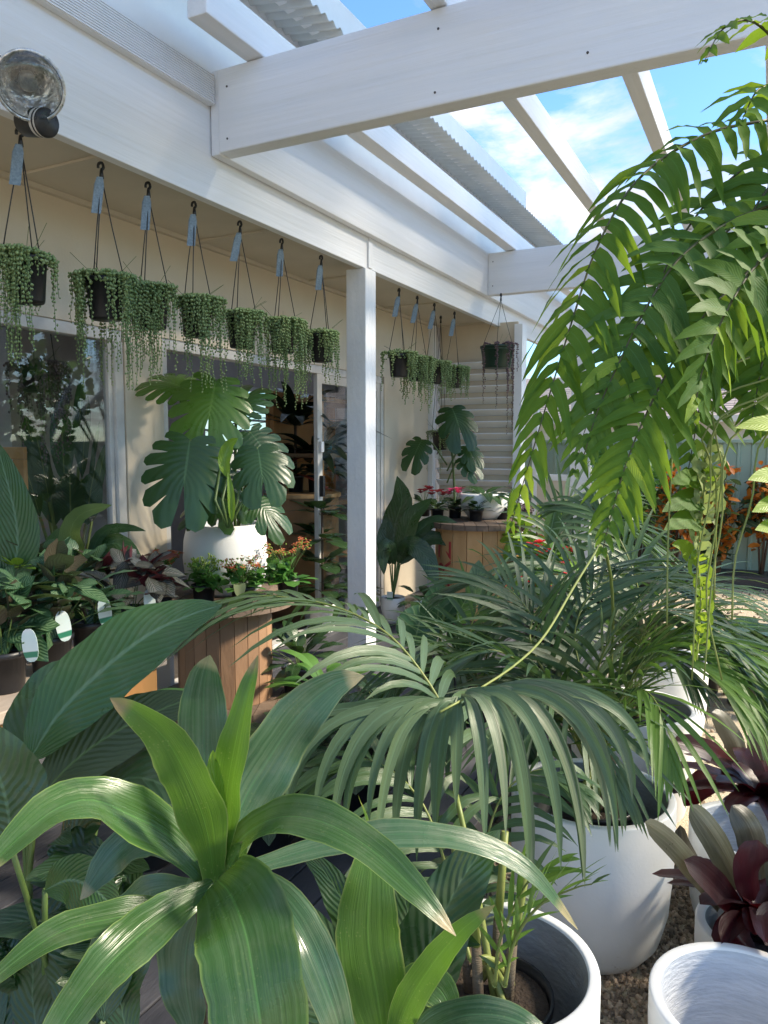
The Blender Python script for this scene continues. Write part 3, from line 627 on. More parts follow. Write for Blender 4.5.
# ------------------------------------------------------------------ cable spools, bench
def spool(c, rd, rt, z0, h, wood, top, label, nst=22, text=None, a0=0):
    t = thing('cable_spool', label, 'cable spool', (c[0], c[1], z0))
    for zz, nm in ((h - .045, 'top_disc'), (0, 'bottom_disc')):
        m = MB(); kk = 9; ph = R(25)
        for i in range(kk):                                     # planked disc
            a = -rt + 2 * rt * i / kk + .002; b = -rt + 2 * rt * (i + 1) / kk - .002
            pts = []
            for q in range(9): x = a + (b - a) * q / 8; pts.append((x, math.sqrt(max(0, rt * rt - x * x))))
            for q in range(8, -1, -1): x = a + (b - a) * q / 8; pts.append((x, -math.sqrt(max(0, rt * rt - x * x))))
            lr = rnd.random(); R3 = Matrix.Rotation(ph, 3, 'Z')
            up = m.add([V((c[0], c[1], z0 + zz + .045)) + R3 @ V((x, y, 0)) for x, y in pts]); dn = m.add([V((c[0], c[1], z0 + zz)) + R3 @ V((x, y, 0)) for x, y in pts]); L_ = len(pts)
            m.face([up + L_ - 1 - k for k in range(L_)], None, 0, lr, False); m.face([dn + k for k in range(L_)], None, 0, lr, False)
            for k in range(L_): m.face((dn + k, up + k, up + (k + 1) % L_, dn + (k + 1) % L_), None, 0, lr, False)
        m.build(nm, top, t)
    m = MB()
    for i in range(nst):                                        # staves of the drum
        aa = a0 + 2 * math.pi * i / nst; ww = math.pi * rd / nst * .965; r3 = Matrix.Rotation(aa, 3, 'Z')
        lo = V((rd - .022, -ww, z0 + .045)); hi = V((rd, ww, z0 + h - .046)); ps = [V((x, y, z)) for z in (lo.z, hi.z) for y in (lo.y, hi.y) for x in (lo.x, hi.x)]
        ps = [V((c[0], c[1], 0)) + r3 @ p for p in ps]; b = m.add(ps); lr = rnd.random()
        for q in ((0, 2, 3, 1), (4, 5, 7, 6), (0, 1, 5, 4), (2, 6, 7, 3), (0, 4, 6, 2), (1, 3, 7, 5)): m.face([b + k for k in q], None, 0, lr, False)
    m.build('drum', wood, t, bevel=.002)
    return t
S1 = V((-2.655, 3.29, .12)); H1 = .61
sp1 = spool(S1, .255, .385, .12, H1, M['spoolwood'], M['spooltop'], 'brown cable spool table under the monstera pot beside the deck step')
S2 = V((-2.60, 7.05 - .62, .12))
S2 = P(478, 522, 6.3); S2.z = .12
sp2 = spool(S2, .35, .41, .12, .81, M['pine'], M['spooltop'], 'pale pine cable spool with red stencilled letters carrying cyclamens', 18, a0=.1)
va = math.atan2(CAM.y - S2.y, CAM.x - S2.x) - .85
def place_txt(c):                       # wrap stencil round the drum, reading upward
    a = va + (-c.y) / .352; r = .3535 + c.z
    return V((S2.x + r * math.cos(a), S2.y + r * math.sin(a), .12 + .42 + c.x))
text_mesh('ORZ', .24, place_txt, M['red'], 'stencil', sp2)

bn = thing('bench', 'pale timber plank bench with orange legs under the calathea pots', 'bench', (-2.35, 1.2, .12))
BZ = .82
m = MB()
for i, x in enumerate((-2.72, -2.545, -2.37, -2.195, -2.02)): m.box((x, -.6, BZ - .035), (x + .165, 1.98, BZ))
m.build('bench_top', M['bench'], bn, bevel=.004)
for x in (-2.68, -1.95):
    for y in (.2, 1.86): m = MB(); m.box((x, y, .12), (x + .07, y + .07, BZ - .036)); m.build('leg', M['orangewood'], bn, bevel=.004)
m = MB(); m.box((-1.90, -.5, BZ - .14), (-1.875, 1.95, BZ - .037)); m.build('apron', M['orangewood'], bn, bevel=.003)

# ------------------------------------------------------------------ background: fence, neighbour house, shrubs
fe = thing('steel_fence', 'sage green ribbed steel fence along the back of the gravel yard', 'fence', (1, 9.6, 0))
m = MB(); x = -3.0; prev = None
while x < 7:
    for dx, dy in ((0, 0), (.10, 0), (.112, -.022), (.138, -.022)):
        b = m.add([(x + dx, 9.6 + dy, .05), (x + dx, 9.6 + dy, 1.58)])
        if prev is not None: m.face((prev, b, b + 1, prev + 1), None, 0, .5, False)
        prev = b
    x += .15
m.build('sheet_panel', M['fence'], fe)
m = MB(); m.box((-3, 9.555, 1.58), (7, 9.625, 1.62)); m.build('top_rail', M['fence'], fe, bevel=.004)
for x in (-1.5, .9, 3.3, 5.7):
    m = MB(); m.box((x, 9.58, 0), (x + .06, 9.64, 1.575)); m.build('post', M['fence'], fe)
nh = thing('neighbour_house', 'low house with pink grey tiled roof behind the steel fence', 'house', (-.5, 17, 0))
m = MB(); m.box((-6, 15.6, 0), (7, 22, 2.1)); m.build('wall', M['render'], nh)
m = MB()
for k in range(22):
    y = 15.2 + k * .17; z = 2.1 + k * .052
    for j in range(60):
        x = -6.4 + j * .23; b = m.add([(x, y - .02, z), (x + .225, y - .02, z), (x + .225, y + .18, z + .05), (x, y + .18, z + .05), (x, y - .02, z - .03), (x + .225, y - .02, z - .03)])
        lr = rnd.random(); m.face((b, b + 1, b + 2, b + 3), None, 0, lr, False); m.face((b + 4, b + 5, b + 1, b), None, 0, lr, False)
m.box((-6.4, 18.9, 2.1), (7.4, 22.5, 3.2)); m.build('roof', M['tile'], nh)
m = MB(); m.box((-6.5, 15.05, 1.98), (7.5, 15.19, 2.1)); m.build('gutter', M['render'], nh)
m = MB(); m.box((-1.9, 17.5, 2.9), (.4, 18.4, 3.45)); m.build('chimney', M['darkbrick'], nh)

# ------------------------------------------------------------------ hanging pots of string-of-pearls
def trailing(m, c, r, h, n, lmin, lmax, mi=0, smi=1, bead=.0062, step=.0135, bias=None, mound=150):
    for i in range(mound):                                         # mound on top
        a = rnd.random() * 6.28; q = math.sqrt(rnd.random()) * (r + .030)
        m.blob(c + V((q * math.cos(a), q * math.sin(a), h + (rnd.uniform(-.004, .042) * (1.1 - q / r * .5) if q < r else rnd.uniform(-.035, .01)))), bead * rnd.uniform(.8, 1.3), mi, (1, 1, .8))
    cl = [rnd.random() * 6.28 for _ in range(3)] + [bias if bias is not None else 0]
    for i in range(n):
        a = (rnd.choice(cl) + rnd.gauss(0, .33)) if rnd.random() < .86 else rnd.random() * 6.28
        if bias is not None and rnd.random() < .35: a = bias + rnd.gauss(0, .5)
        L = lmin + (lmax - lmin) * rnd.random() ** 1.7
        rr = r + rnd.uniform(.004, .06); pts = [c + V((r * .7 * math.cos(a), r * .7 * math.sin(a), h + .01)), c + V((rr * math.cos(a), rr * math.sin(a), h + .008))]
        k = 5; dx = rnd.uniform(-.012, .012); dy = rnd.uniform(-.012, .012)
        for j in range(1, k + 1):
            u = j / k; pts.append(c + V((rr * math.cos(a) + dx * u + rnd.uniform(-.004, .004), rr * math.sin(a) + dy * u + rnd.uniform(-.004, .004), h - L * u)))
        sp = cr(pts, max(6, int(L / .02))); m.tube(sp, .0011, 3, smi, cap=False)
        nb = max(4, int((L + .05) / step)); sp = cr(pts, nb); lr = rnd.random()
        for j, p in enumerate(sp):
            s_ = bead * (1.15 - .5 * j / nb) * rnd.uniform(.75, 1.2)
            for sg in ((-1, 1) if j < nb * .6 else (rnd.choice((-1, 1)),)):
                q = V((rnd.gauss(0, 1), rnd.gauss(0, 1), 0)).normalized() * s_ * .9 * sg
                m.blob(p + q, s_, mi, (1, .75, 1), min(1, max(0, lr * .5 + rnd.random() * .5)))
def hanging_pot(c, hook, label, group, r=.078, h=.165, potm='blackplastic', n=30, lmin=.05, lmax=.34, fol='pearls', tagd=True, beadsz=.0062, name='hanging_pot', mound=150):
    c = V(c); hook = V(hook)
    t = thing(name, label, 'hanging pot', c, group)
    m = MB(); m.lathe(pot_profile(r, h, .8), c, 28); p = m.build('pot', M[potm], t)
    m = MB(); m.lathe([(.001, h - .012), (r - .006, h - .018)], c, 16); m.build('soil', M['soil'], t)
    m = MB()
    top = hook - UP * .055
    a0 = rnd.random() * 2
    for k in range(3):
        a = a0 + k * 2.094; e = c + V((r * math.cos(a), r * math.sin(a), h - .006))
        m.tube([top, top.lerp(e, .5) + V((rnd.uniform(-.003, .003), rnd.uniform(-.003, .003), 0)), e], .0023, 4)
    m.tube([top - UP * .005, top + UP * .03], [.010, .006], 6)
    hk = [top + UP * .03, hook - UP * .012 + V((0, .012, 0)), hook + V((0, .004, .004)), hook + V((0, -.014, -.006)), hook + V((0, -.016, -.022))]
    m.tube(cr(hk, 9), .0062, 6); m.build('hanger', M['hookplastic'], t)
    if tagd:
        m = MB(); f = (CAM - top); f.z = 0; f.normalize(); s = UP.cross(f) * -1
        q0 = top + f * .008 + s * .006; dn = (UP * -1 + s * rnd.uniform(.05, .22)).normalized(); w_ = .019; L_ = .15
        for off in (0, .0009):
            b = m.add([q0 - s * w_ * .6 + f * off, q0 + s * w_ * .6 + f * off, q0 + s * w_ + dn * .03 + f * off, q0 + s * w_ + dn * L_ + f * (off + .012), q0 - s * w_ + dn * L_ + f * (off + .012), q0 - s * w_ + dn * .03 + f * off]); m.face([b + k for k in range(6)], None, 0, .5, False)
        m.build('plant_label', M['greytag'], t)
    m = MB(); trailing(m, c, r, h, n, lmin, lmax, bead=beadsz, bias=rnd.choice((-.6, .2, -1.2)), mound=mound)
    for _ in range(3):
        a = rnd.random() * 6.28; b = c + V((.04 * math.cos(a), .04 * math.sin(a), h)); m.tube([b, b + V((.03 * math.cos(a), .03 * math.sin(a), .04)), b + V((.09 * math.cos(a), .09 * math.sin(a), .07 + rnd.random() * .05))], .0012, 3, 1)
    m.build('foliage', [M[fol], M['stem']], t)
    return t
ORD = ['in the eave row, directly under the flood lamp', 'second along the eave from the flood lamp', 'third along the eave from the flood lamp', 'above the monstera, fourth from the flood lamp', 'fifth from the flood lamp, over the open doorway', 'sixth from the flood lamp, long bushy strands', 'last before the white verandah post']
for (px, ly, hpx, hpy), o_ in zip(((27, 303, 40, 140), (106, 320, 97, 152), (152, 329, 150, 178), (197, 337, 194, 197), (242, 348, 240, 218), (283, 353, 275, 233), (322, 362, 318, 252)), ORD):
    NN = {27: (52, .42, 300), 106: (84, .46, 280), 152: (70, .42, 240), 197: (62, .44, 220), 242: (58, .38, 200), 283: (84, .50, 260), 322: (56, .32, 230)}[px]
    c = WX(px, ly, -2.47); hk = WX(px - 4 if px > 50 else px + 12, hpy, -2.47); hk.y = c.y + (.0 if px > 50 else 0); hk.z = 2.69
    hanging_pot(c, hk, 'black hanging pot of string of pearls ' + o_, 'string of pearls pots under the eave', n=NN[0], lmin=.04, lmax=NN[1], beadsz=.0078, mound=NN[2])
ORD2 = ['just past the white verandah post', 'second past the white verandah post', 'third past the white verandah post', 'fourth past the verandah post, before the louvres']
for px, py, o_ in ((399, 377, ORD2[0]), (417, 381, ORD2[1]), (434, 384, ORD2[2]), (454, 388, ORD2[3])):
    c = WX(px, py, -2.47); hk = V((c.x, c.y, 2.69)); hk = V((c.x, c.y, WX(px - 5, 290 + (px - 395) * .45, -2.47).z + .05))
    hk.z = 2.69
    hanging_pot(c, hk, 'black hanging pot of string of pearls ' + o_, 'string of pearls pots under the eave', n=rnd.choice((32, 42, 48)), lmax=rnd.choice((.3, .36, .42)), beadsz=.0088, mound=170)
c = WX(440, 450, -2.75); hanging_pot(c, V((c.x, c.y, 2.73)), 'low hanging black pot of string of pearls in front of the louvres', 'string of pearls pots under the eave', n=40, lmax=.40, tagd=False)
c = WY(497, 368, 6.55); hanging_pot(c, V((c.x, 6.635, 2.895)), 'dark green hanging pot with purple trailing leaves below the far beam', 'hanging baskets', r=.15, h=.19, potm='greenplastic', n=9, lmin=.1, lmax=.8, fol='purple', tagd=False, beadsz=.009, mound=0)
c = P(37, 392, 3.9); hanging_pot(c, V((c.x, c.y, 2.94)), 'hanging pot with trailing leaves inside the shop window', 'hanging baskets', r=.10, h=.13, n=40, lmin=.1, lmax=.5, fol='purple', tagd=False, beadsz=.012)

# ------------------------------------------------------------------ monstera on the spool table
mp = V((S1.x - .055, S1.y + .085, .12 + H1 + .001))
mon = thing('potted_monstera', 'big monstera in a round white tub on the cable spool', 'monstera', mp)
m = MB(); prof = [(.001, 0), (.155, 0), (.185, .02), (.213, .10), (.222, .18), (.215, .27), (.196, .345), (.19, .352), (.182, .345), (.185, .29), (.001, .28)]
m.lathe([(a * 1.06, b * 1.1) for a, b in prof], mp, 48); m.build('tub', M['planter'], mon)
m = MB(); m.lathe([(.001, .345), (.195, .34)], mp, 24); m.build('soil', M['soil'], mon)
def monstera_leaf(m, base, fwd, nrm, L, mi=0, nf=6, droop=.25, split=.50):
    """heart shaped blade cut into fingers"""
    fwd = V(fwd).normalized(); s = fwd.cross(V(nrm)).normalized(); q = s.cross(fwd); lr = rnd.random()
    def mp3(x, y):
        r2 = x / L
        return base + fwd * x + s * y + q * (-droop * L * r2 * abs(r2) - .55 * y * y / L + .06 * abs(y)) - UP * (droop * .3 * L * r2 * r2)
    bound = lambda a: L * (.50 + .20 * math.cos(a * .5) ** 2 + .28 * max(0, math.cos(a)) ** 3)       # a=0 tip direction
    cx = L * .30
    for sg in (-1, 1):
        angs = [2.72 - (2.72 - .10) * (i / nf) ** .95 for i in range(nf + 1)]
        for i in range(nf):
            a1, a2 = angs[i], angs[i + 1]; gap = .13 if i < nf - 1 else .03
            m1 = cx - .30 * L * (a1 / 2.72) + L * .34 * (1 - a1 / 2.72); m2 = cx - .30 * L * (a2 / 2.72) + L * .34 * (1 - a2 / 2.72)
            rows = []
            for k in range(7):
                u = k / 6; row = []
                for j in range(4):
                    w_ = j / 3; sh = gap * max(0, (u - split) / (1 - split)) ** .6
                    ww = sh + (1 - 2 * sh) * w_
                    a = a1 + (a2 - a1) * ww; mm = m1 + (m2 - m1) * ww
                    rb = bound(a) * (1 - .10 * (2 * w_ - 1) ** 2 * (u ** 2)); ex = cx + math.cos(a) * rb * .98 ; ey = math.sin(a) * rb * .96
                    x = mm + (ex - mm) * u; y = ey * u
                    row.append(mp3(x, sg * y))
                rows.append((m.add(row), u))
            for k in range(6):
                for j in range(3):
                    f = (rows[k][0] + j, rows[k][0] + j + 1, rows[k + 1][0] + j + 1, rows[k + 1][0] + j)
                    uvs = [(.5 + sg * .5 * uu, (i + jj / 3) / nf) for jj, uu in ((j, rows[k][1]), (j + 1, rows[k][1]), (j + 1, rows[k + 1][1]), (j, rows[k + 1][1]))]
                    if sg < 0: f = f[::-1]; uvs = uvs[::-1]
                    m.face(f, uvs, mi, lr)
def mleaf(root, base, tip, L, nrm, foot, mat='monstera', name='leaf', nf=6, droop=.2):
    m = MB(); f = (tip - base)
    mid = foot.lerp(base, .6) + UP * .06
    m.tube(cr([foot, mid, base], 8), [.008] * 8, 6, 1)
    monstera_leaf(m, base, f, nrm, f.length / .98 if L is None else L, 0, nf, droop)
    m.build(name, [M[mat], M['stem']], root)
ft = mp + UP * .31; nf_ = (CAM - mp).normalized()
dm = 3.68
mleaf(mon, P(190, 440, dm), P(180, 506, dm - .12), .36, nf_ * .95 + UP * .3, ft + V((.03, -.03, 0)), droop=.10)
mleaf(mon, P(216, 380, dm + .22), P(203, 440, dm + .05), .36, nf_ * .95 + UP * .35, ft + V((.0, .03, 0)), 'monstera_y', droop=.12)
mleaf(mon, P(258, 448, dm + .02), P(266, 500, dm - .08), .25, nf_ + UP * .3, ft + V((.05, .03, 0)), nf=4, droop=.12)
mleaf(mon, P(250, 432, dm + .25), P(284, 470, dm + .2), .27, nf_ * .6 + UP * .6, ft + V((.04, .05, 0)), droop=.25)
mleaf(mon, P(190, 392, dm + .34), P(160, 372, dm + .36), .27, nf_ * .6 + UP * .6, ft + V((-.04, .03, 0)), 'monstera_y', droop=.3)
mleaf(mon, P(225, 500, dm + .2), P(160, 505, dm + .2), .22, nf_ * .6 + UP * .6, ft + V((-.05, .0, 0)), droop=.3)
mleaf(mon, P(236, 415, dm + .3), P(252, 372, dm + .4), .26, nf_ * .5 + UP * .8, ft + V((.02, .06, 0)), droop=.35)
mleaf(mon, P(205, 470, dm + .3), P(230, 500, dm + .26), .26, nf_ * .8 + UP * .5, ft + V((.0, .06, 0)), droop=.3)
mleaf(mon, P(252, 500, dm + .16), P(285, 520, dm + .14), .2, nf_ * .6 + UP * .6, ft + V((.05, .03, 0)), nf=4, droop=.3)
m = MB(); b0 = ft; leaf(m, PL((232, 522, 3.6), (231, 495, 3.58), (228, 470, 3.58)), .035, nf_, 'lance', .5); leaf(m, PL((228, 478, 3.6), (224, 462, 3.58), (229, 446, 3.58), (238, 438, 3.56)), .06, nf_, 'ellip', .5, 0, .3)
for px in (215, 222, 238, 244): m.tube(PL((228, 528, 3.62), (px, 500, 3.64), (px + rnd.uniform(-10, 10), 465, 3.7)), .007, 6, 1)
m.build('new_shoot', [M['lime'], M['stem']], mon)

# ------------------------------------------------------------------ small pots on the spool and the bench
def small_pot(px, py, z, r, h, name, label, cat, group, potm='blackplastic'):
    c = G(px, py, z); t = thing(name, label, cat, c, group); add_pot(t, r, h, M[potm]); return t, c
def kalanchoe(px, py, z, fl, label, n=26, hgt=.13, r=.062, sc=1.0):
    t, c = small_pot(px, py, z, r, .10, 'potted_kalanchoe', label, 'flowering plant', 'kalanchoes on the spool table')
    top = c + UP * .09; m = MB()
    leafcloud(m, top + UP * .045 * sc, .078 * sc, .078 * sc, .05 * sc, int(85 * sc), .05, 0, asp=.75, prof='round'); rosette(m, top, 9, .08 * sc, .05 * sc, (0, 30), 'round', 0, .2, .35, 1, 6, 1, .12, .0015)
    m.build('foliage', [M['succ'], M['stem']], t)
    m = MB()
    for i in range(int(20 * sc)):
        a = rnd.random() * 6.28; q = rnd.random() ** .5 * .085 * sc; e = top + V((q * math.cos(a), q * math.sin(a), hgt * sc * rnd.uniform(.7, 1.15))); m.tube([top, top.lerp(e, .6) + UP * .015, e], .0014, 4, 1)
        for k in range(9):
            p = e + V((rnd.gauss(0, .012), rnd.gauss(0, .012), rnd.gauss(0, .006)))
            if fl == 'orange' and rnd.random() < .8: flower(m, p, .013, 4, 2)
            elif fl == 'mixed' and rnd.random() < .5: flower(m, p, .012, 4, 2)
            else: m.blob(p, .0055, 0, (1, 1, 1.3))
    m.build('flower_cluster', [M['budgreen'], M['stem'], M['orangefl']], t)
    return t, c
ZT = .12 + H1
t, c = kalanchoe(163, 600, ZT, 'orange', 'kalanchoe with orange flowers beside the left of the monstera tub', sc=1.12)
t, c = kalanchoe(204, 603, ZT, 'green', 'low green kalanchoe without open flowers on the spool, before the monstera tub', sc=1.02)
t, c = kalanchoe(243, 605, ZT, 'mixed', 'kalanchoe with brown pink heads and one pale leaf before the tub', sc=1.05)
m = MB(); q = G(243, 606, ZT) + V((.04, -.08, .115)); leaf(m, [q, q + V((.01, -.01, .02)), q + V((.012, -.012, -.05))], .06, nf_, 'round', .2); m.build('pale_leaf', M['fern_p'], t)
t, c = kalanchoe(288, 597, ZT, 'mixed', 'large bushy lime green kalanchoe at the right edge of the spool', sc=1.5)
m = MB(); q = c + (CAM - c).normalized() * .066; 
add_label(t, G(297, 588, ZT) + V((.03, -.055, .03)), .035, .045, (CAM - c), 0, surf('dark_printed_label', (.06, .06, .07), (.3, .3, .32), 60, .4, 0))

def calathea(px, py, z, label, lab=None, mat='calathea', n=26, L=.17, w=.065, r=.068, h=.125, elev=(25, 85), extra=None, labelpos=None):
    t, c = small_pot(px, py, z, r, h, 'potted_calathea', label, 'potted plant', 'small foliage pots on the bench')
    m = MB(); rosette(m, c + UP * (h - .02), n // 2, L, w, elev, 'ellip', 0, .35, .8, 1, 8, 2, .1, .0022, wave=.08); leafcloud(m, c + UP * (h + L * .75), L * .62, L * .62, L * .5, n * 2, w * 1.7, 0, asp=.55); m.build('foliage', [M[mat], M['stem']], t)
    if lab:
        f = (CAM - c); f.z = 0; f.normalize(); s = UP.cross(f)
        add_label(t, c + f * .075 + s * lab[0] + UP * (h + lab[1]), .046, .10, f * 1 + s * lab[2], lab[3])
    return t, c
calathea(5, 690, BZ, 'dark striped calathea in black pot at the bench corner with leaning label', (.075, -.03, -.5, .1))
calathea(52, 672, BZ, 'striped calathea in black pot with upright white and green label', (.045, -.01, .3, .15), L=.18)
calathea(92, 655, BZ, 'light green leafy pot plant between the calathea and maroon plant', (.05, -.01, .3, .1), 'ficus', 18, .11, .06)
calathea(132, 640, BZ, 'maroon and silver striped calathea nearest the orange kalanchoe', (.07, -.02, .5, .1), 'calathea_r', 22, .15, .065)
calathea(18, 632, BZ, 'calathea at the back of the bench below the large ribbed leaves', None, 'calathea', 24, .16)
calathea(72, 622, BZ, 'calathea in back row of the bench with lime shoots', None, 'calathea', 22, .16)
calathea(112, 622, BZ, 'silver veined dark calathea in back row nearest the column', None, 'calathea_r', 18, .13, .06)
# lime leaved plants behind
for px, py, lb in ((20, 640, 'lime green leafy pot at the bench back near the left window edge'), (50, 628, 'lime green leafy pot between the two rows of calatheas')):
    t, c = small_pot(px, py, BZ, .06, .12, 'potted_lime_plant', lb, 'potted plant', 'small foliage pots on the bench')
    m = MB(); top = P(px - (2 if px < 30 else -5), py - 85 + (10 if px > 30 else 0), (c - CAM).dot(-CAMDIR))
    m.tube([c + UP * .1, c.lerp(top, .6), top - UP * .05], .003, 4, 1)
    rosette(m, top - UP * .05, 12, .07, .04, (10, 85), 'ellip', 0, .2, .2, 1, 6, 1); m.build('foliage', [M['lime'], M['stem']], t)
# big-leaf plant on the bench's back row
t, c = small_pot(70, 612, BZ, .085, .15, 'potted_peace_lily', 'plant with large pale ribbed leaf and dark arching leaf behind the calatheas', 'potted plant', None)
d = (c - CAM).dot(-CAMDIR); rt = c + UP * .12
for nm, pts, w_, mt in (('leaf', ((75, 590, d), (55, 560, d - .02), (62, 535, d), (80, 545, d)), .12, 'spath'), ('pale_leaf', ((85, 575, d), (70, 540, d - .05), (80, 515, d - .08), (112, 505, d - .1)), .11, 'lime'),
                    ('leaf', ((85, 590, d), (100, 550, d), (120, 545, d), (148, 575, d - .05)), .11, 'dark'), ('leaf', ((85, 580, d), (100, 535, d), (125, 528, d), (146, 531, d - .05)), .06, 'dark'), ('leaf', ((78, 590, d), (40, 560, d), (30, 575, d - .05)), .1, 'spath')):
    m = MB(); pp = PL(*pts); m.tube([rt, rt.lerp(pp[0], .6), pp[0]], .004, 5, 1); leaf(m, pp, w_, UP * .5 + CAMDIR * .7, 'spath', .12, .1, .05, 12, 3); m.build(nm, [M[mt] if mt != 'lime' else leafmat('pale_ribbed_leaf', (.11, .17, .04), (.17, .23, .06), (.2, .27, .08), 'pinnate', 22, .6, (.06, .11, .03), .4, .25), M['stem']], t)
# tall plant at the far left edge of the bench
t, c = small_pot(-8, 640, BZ, .085, .15, 'potted_peace_lily', 'plant with a tall dark ribbed leaf at the left edge before the window', 'potted plant', None)
d = (c - CAM).dot(-CAMDIR)
for pts, w_ in ((((-10, 600, d), (14, 565, d), (16, 520, d), (-4, 440, d)), .17), (((-10, 610, d), (-30, 560, d), (-40, 520, d)), .15)):
    m = MB(); pp = PL(*pts); m.tube([c + UP * .12, pp[0]], .005, 5, 1); leaf(m, pp[::1], w_, CAMDIR, 'spath', .12, .1, .05, 14, 3); m.build('leaf', [M['spath'], M['stem']], t)

# ------------------------------------------------------------------ things inside the shop
bp = P(70, 560, 4.35); bp.z = .12
t = thing('bird_of_paradise', 'tall bird of paradise with yellow stalks inside the shop window', 'indoor plant', bp)
add_pot(t, .16, .32, M['planter'])
for tip, w_ in (((25, 415), .13), ((35, 430), .12), ((60, 400), .13), ((82, 375), .08), ((88, 395), .07), ((70, 470), .16), ((100, 420), .05), ((45, 470), .14), ((108, 440), .06), ((20, 455), .12), ((95, 470), .14)):
    m = MB(); e = P(tip[0], tip[1], 4.35 + rnd.uniform(-.25, .3)); a = bp + UP * .3; k = a.lerp(e, .62) + V((0, 0, .06)); m.tube(cr([a, a.lerp(k, .5) + UP * .04, k], 6), [.009] * 6, 5, 1); leaf(m, [k, k.lerp(e, .5) + UP * .03, e], w_, CAMDIR + V((rnd.uniform(-.6, .6), 0, .2)), 'ellip', .25, .1, .1, 9, 2); m.build('leaf', [M['bop'], M['ystem']], t)
t = thing('timber_frame', 'orange timber crate frame standing inside the left window', 'wooden frame', P(8, 560, 3.75))
m = MB(); a = P(-30, 447, 3.75); b = P(25, 447, 3.75); 
ex = (b - a).normalized(); ez = UP; ey = ex.cross(ez); rq = Matrix((ex, ey, ez)).transposed()
def fbox(m, o, x0, x1, z0, z1, t0=-.02, t1=.02):
    ps = [o + ex * x + ey * y + ez * z for z in (z0, z1) for y in (t0, t1) for x in (x0, x1)]
    b = m.add(ps); lr = rnd.random()
    for q in ((0, 2, 3, 1), (4, 5, 7, 6), (0, 1, 5, 4), (2, 6, 7, 3), (0, 4, 6, 2), (1, 3, 7, 5)): m.face([b + i for i in q], None, 0, lr, False)
wd = (b - a).length; zb = .12 - a.z
fbox(m, a, 0, wd, -.06, 0); fbox(m, a, wd - .055, wd, zb, -.061); fbox(m, a, 0, .055, zb, -.061); fbox(m, a, .056, wd - .056, -.5, -.45); fbox(m, a, .056, wd - .056, -.95, -.9)
m.build('frame', M['orangewood'], t, bevel=.003)
# tan pedestal with dark cordylines inside the doorway
pd = G(300, 492, .98); pd = P(303, 560, 6.35); pd.z = .12
ped = thing('pedestal', 'tan round timber pedestal just inside the open doorway', 'pedestal', pd)
ph = P(303, 494, 6.1).z - .12
m = MB(); m.lathe([(.001, 0), (.30, 0), (.30, ph - .03)], pd, 36, 0, None); m.build('drum', M['tanply'], ped)
m = MB(); m.lathe([(.29, ph - .03), (.32, ph - .03), (.32, ph), (.001, ph)], pd, 36, 0, None, False); m.build('top_disc', M['pine'], ped)
for (px, lb, mat, n, L) in ((296, 'tall dark leaved cordyline in black pot on the tan pedestal', 'corddark', 30, .80), (276, 'red leaved cordyline on the tan pedestal', 'cordred', 22, .46), (316, 'upright dark leafy plant near the sliding door stile', 'corddark', 26, .72)):
    c = P(px, 494, 6.35 + (-.1 if px == 276 else 0)); c.z = .12 + ph + .001
    t = thing('potted_cordyline', lb, 'indoor plant', c); add_pot(t, .07, .14, M['blackplastic'])
    st = UP * (.14 if L < .5 else .55 if px == 296 else .3); m = MB(); m.tube([c + UP * .1, c + st], .012, 6, 1)
    rosette(m, c + st, n, L, .085, (15, 85), 'lance', 0, .45, .0, 1, 10, 2, .2)
    if L > .5: rosette(m, c + st * .5, n // 2, L * .8, .08, (15, 75), 'lance', 0, .5, .0, 1, 10, 2, .2)
    m.build('foliage', [M[mat], M['brownstem']], t)
# shelf and teal bucket seen through the sliding door
sh = P(342, 480, 6.6); 
t = thing('display_shelf', 'timber display shelf behind the sliding glass door', 'shelf', (sh.x, sh.y, .12))
m = MB(); 
for z in (.6, 1.05, 1.45, 1.9): m.box((sh.x - .4, sh.y - .5, z), (sh.x + .1, sh.y + .5, z + .035))
m.build('shelf_board', M['tanply'], t)
m = MB()
for dx in (-.4, .06):
    for dy in (-.5, .46): m.box((sh.x + dx, sh.y + dy, .12), (sh.x + dx + .04, sh.y + dy + .04, 2.0))
m.box((sh.x - .44, sh.y - .5, .12), (sh.x - .41, sh.y + .5, 2.0)); m.build('upright', M['orangewood'], t)
c = V((sh.x - .1, sh.y - .12, 1.486)); t = thing('teal_pot', 'small teal pot on the shelf behind the sliding door', 'pot', c); m = MB(); m.lathe(pot_profile(.07, .11), c, 24); m.build('pot', M['teal'], t); m = MB(); m.lathe([(.074, .1), (.078, .104), (.074, .112)], c, 24); m.build('rim', M['planter'], t)
for px, py, dd, lb in ((338, 520, 5.9, 'leafy pot plant on the floor behind the sliding glass door'), (345, 560, 5.75, 'darker leafy pot plant low behind the sliding glass door')):
    c = P(px, py, dd); c.z = .12; c.x -= .2; t = thing('potted_rubber_plant', lb, 'indoor plant', c); add_pot(t, .11, .22, M['planter']); m = MB()
    for z in (.3, .5, .7, .9): rosette(m, c + UP * z, 7, .26, .13, (10, 60), 'ellip', 0, .3, .2, 1, 9, 2)
    m.tube([c + UP * .2, c + UP * .95], .01, 6, 1); m.build('foliage', [M['dark'], M['brownstem']], t)

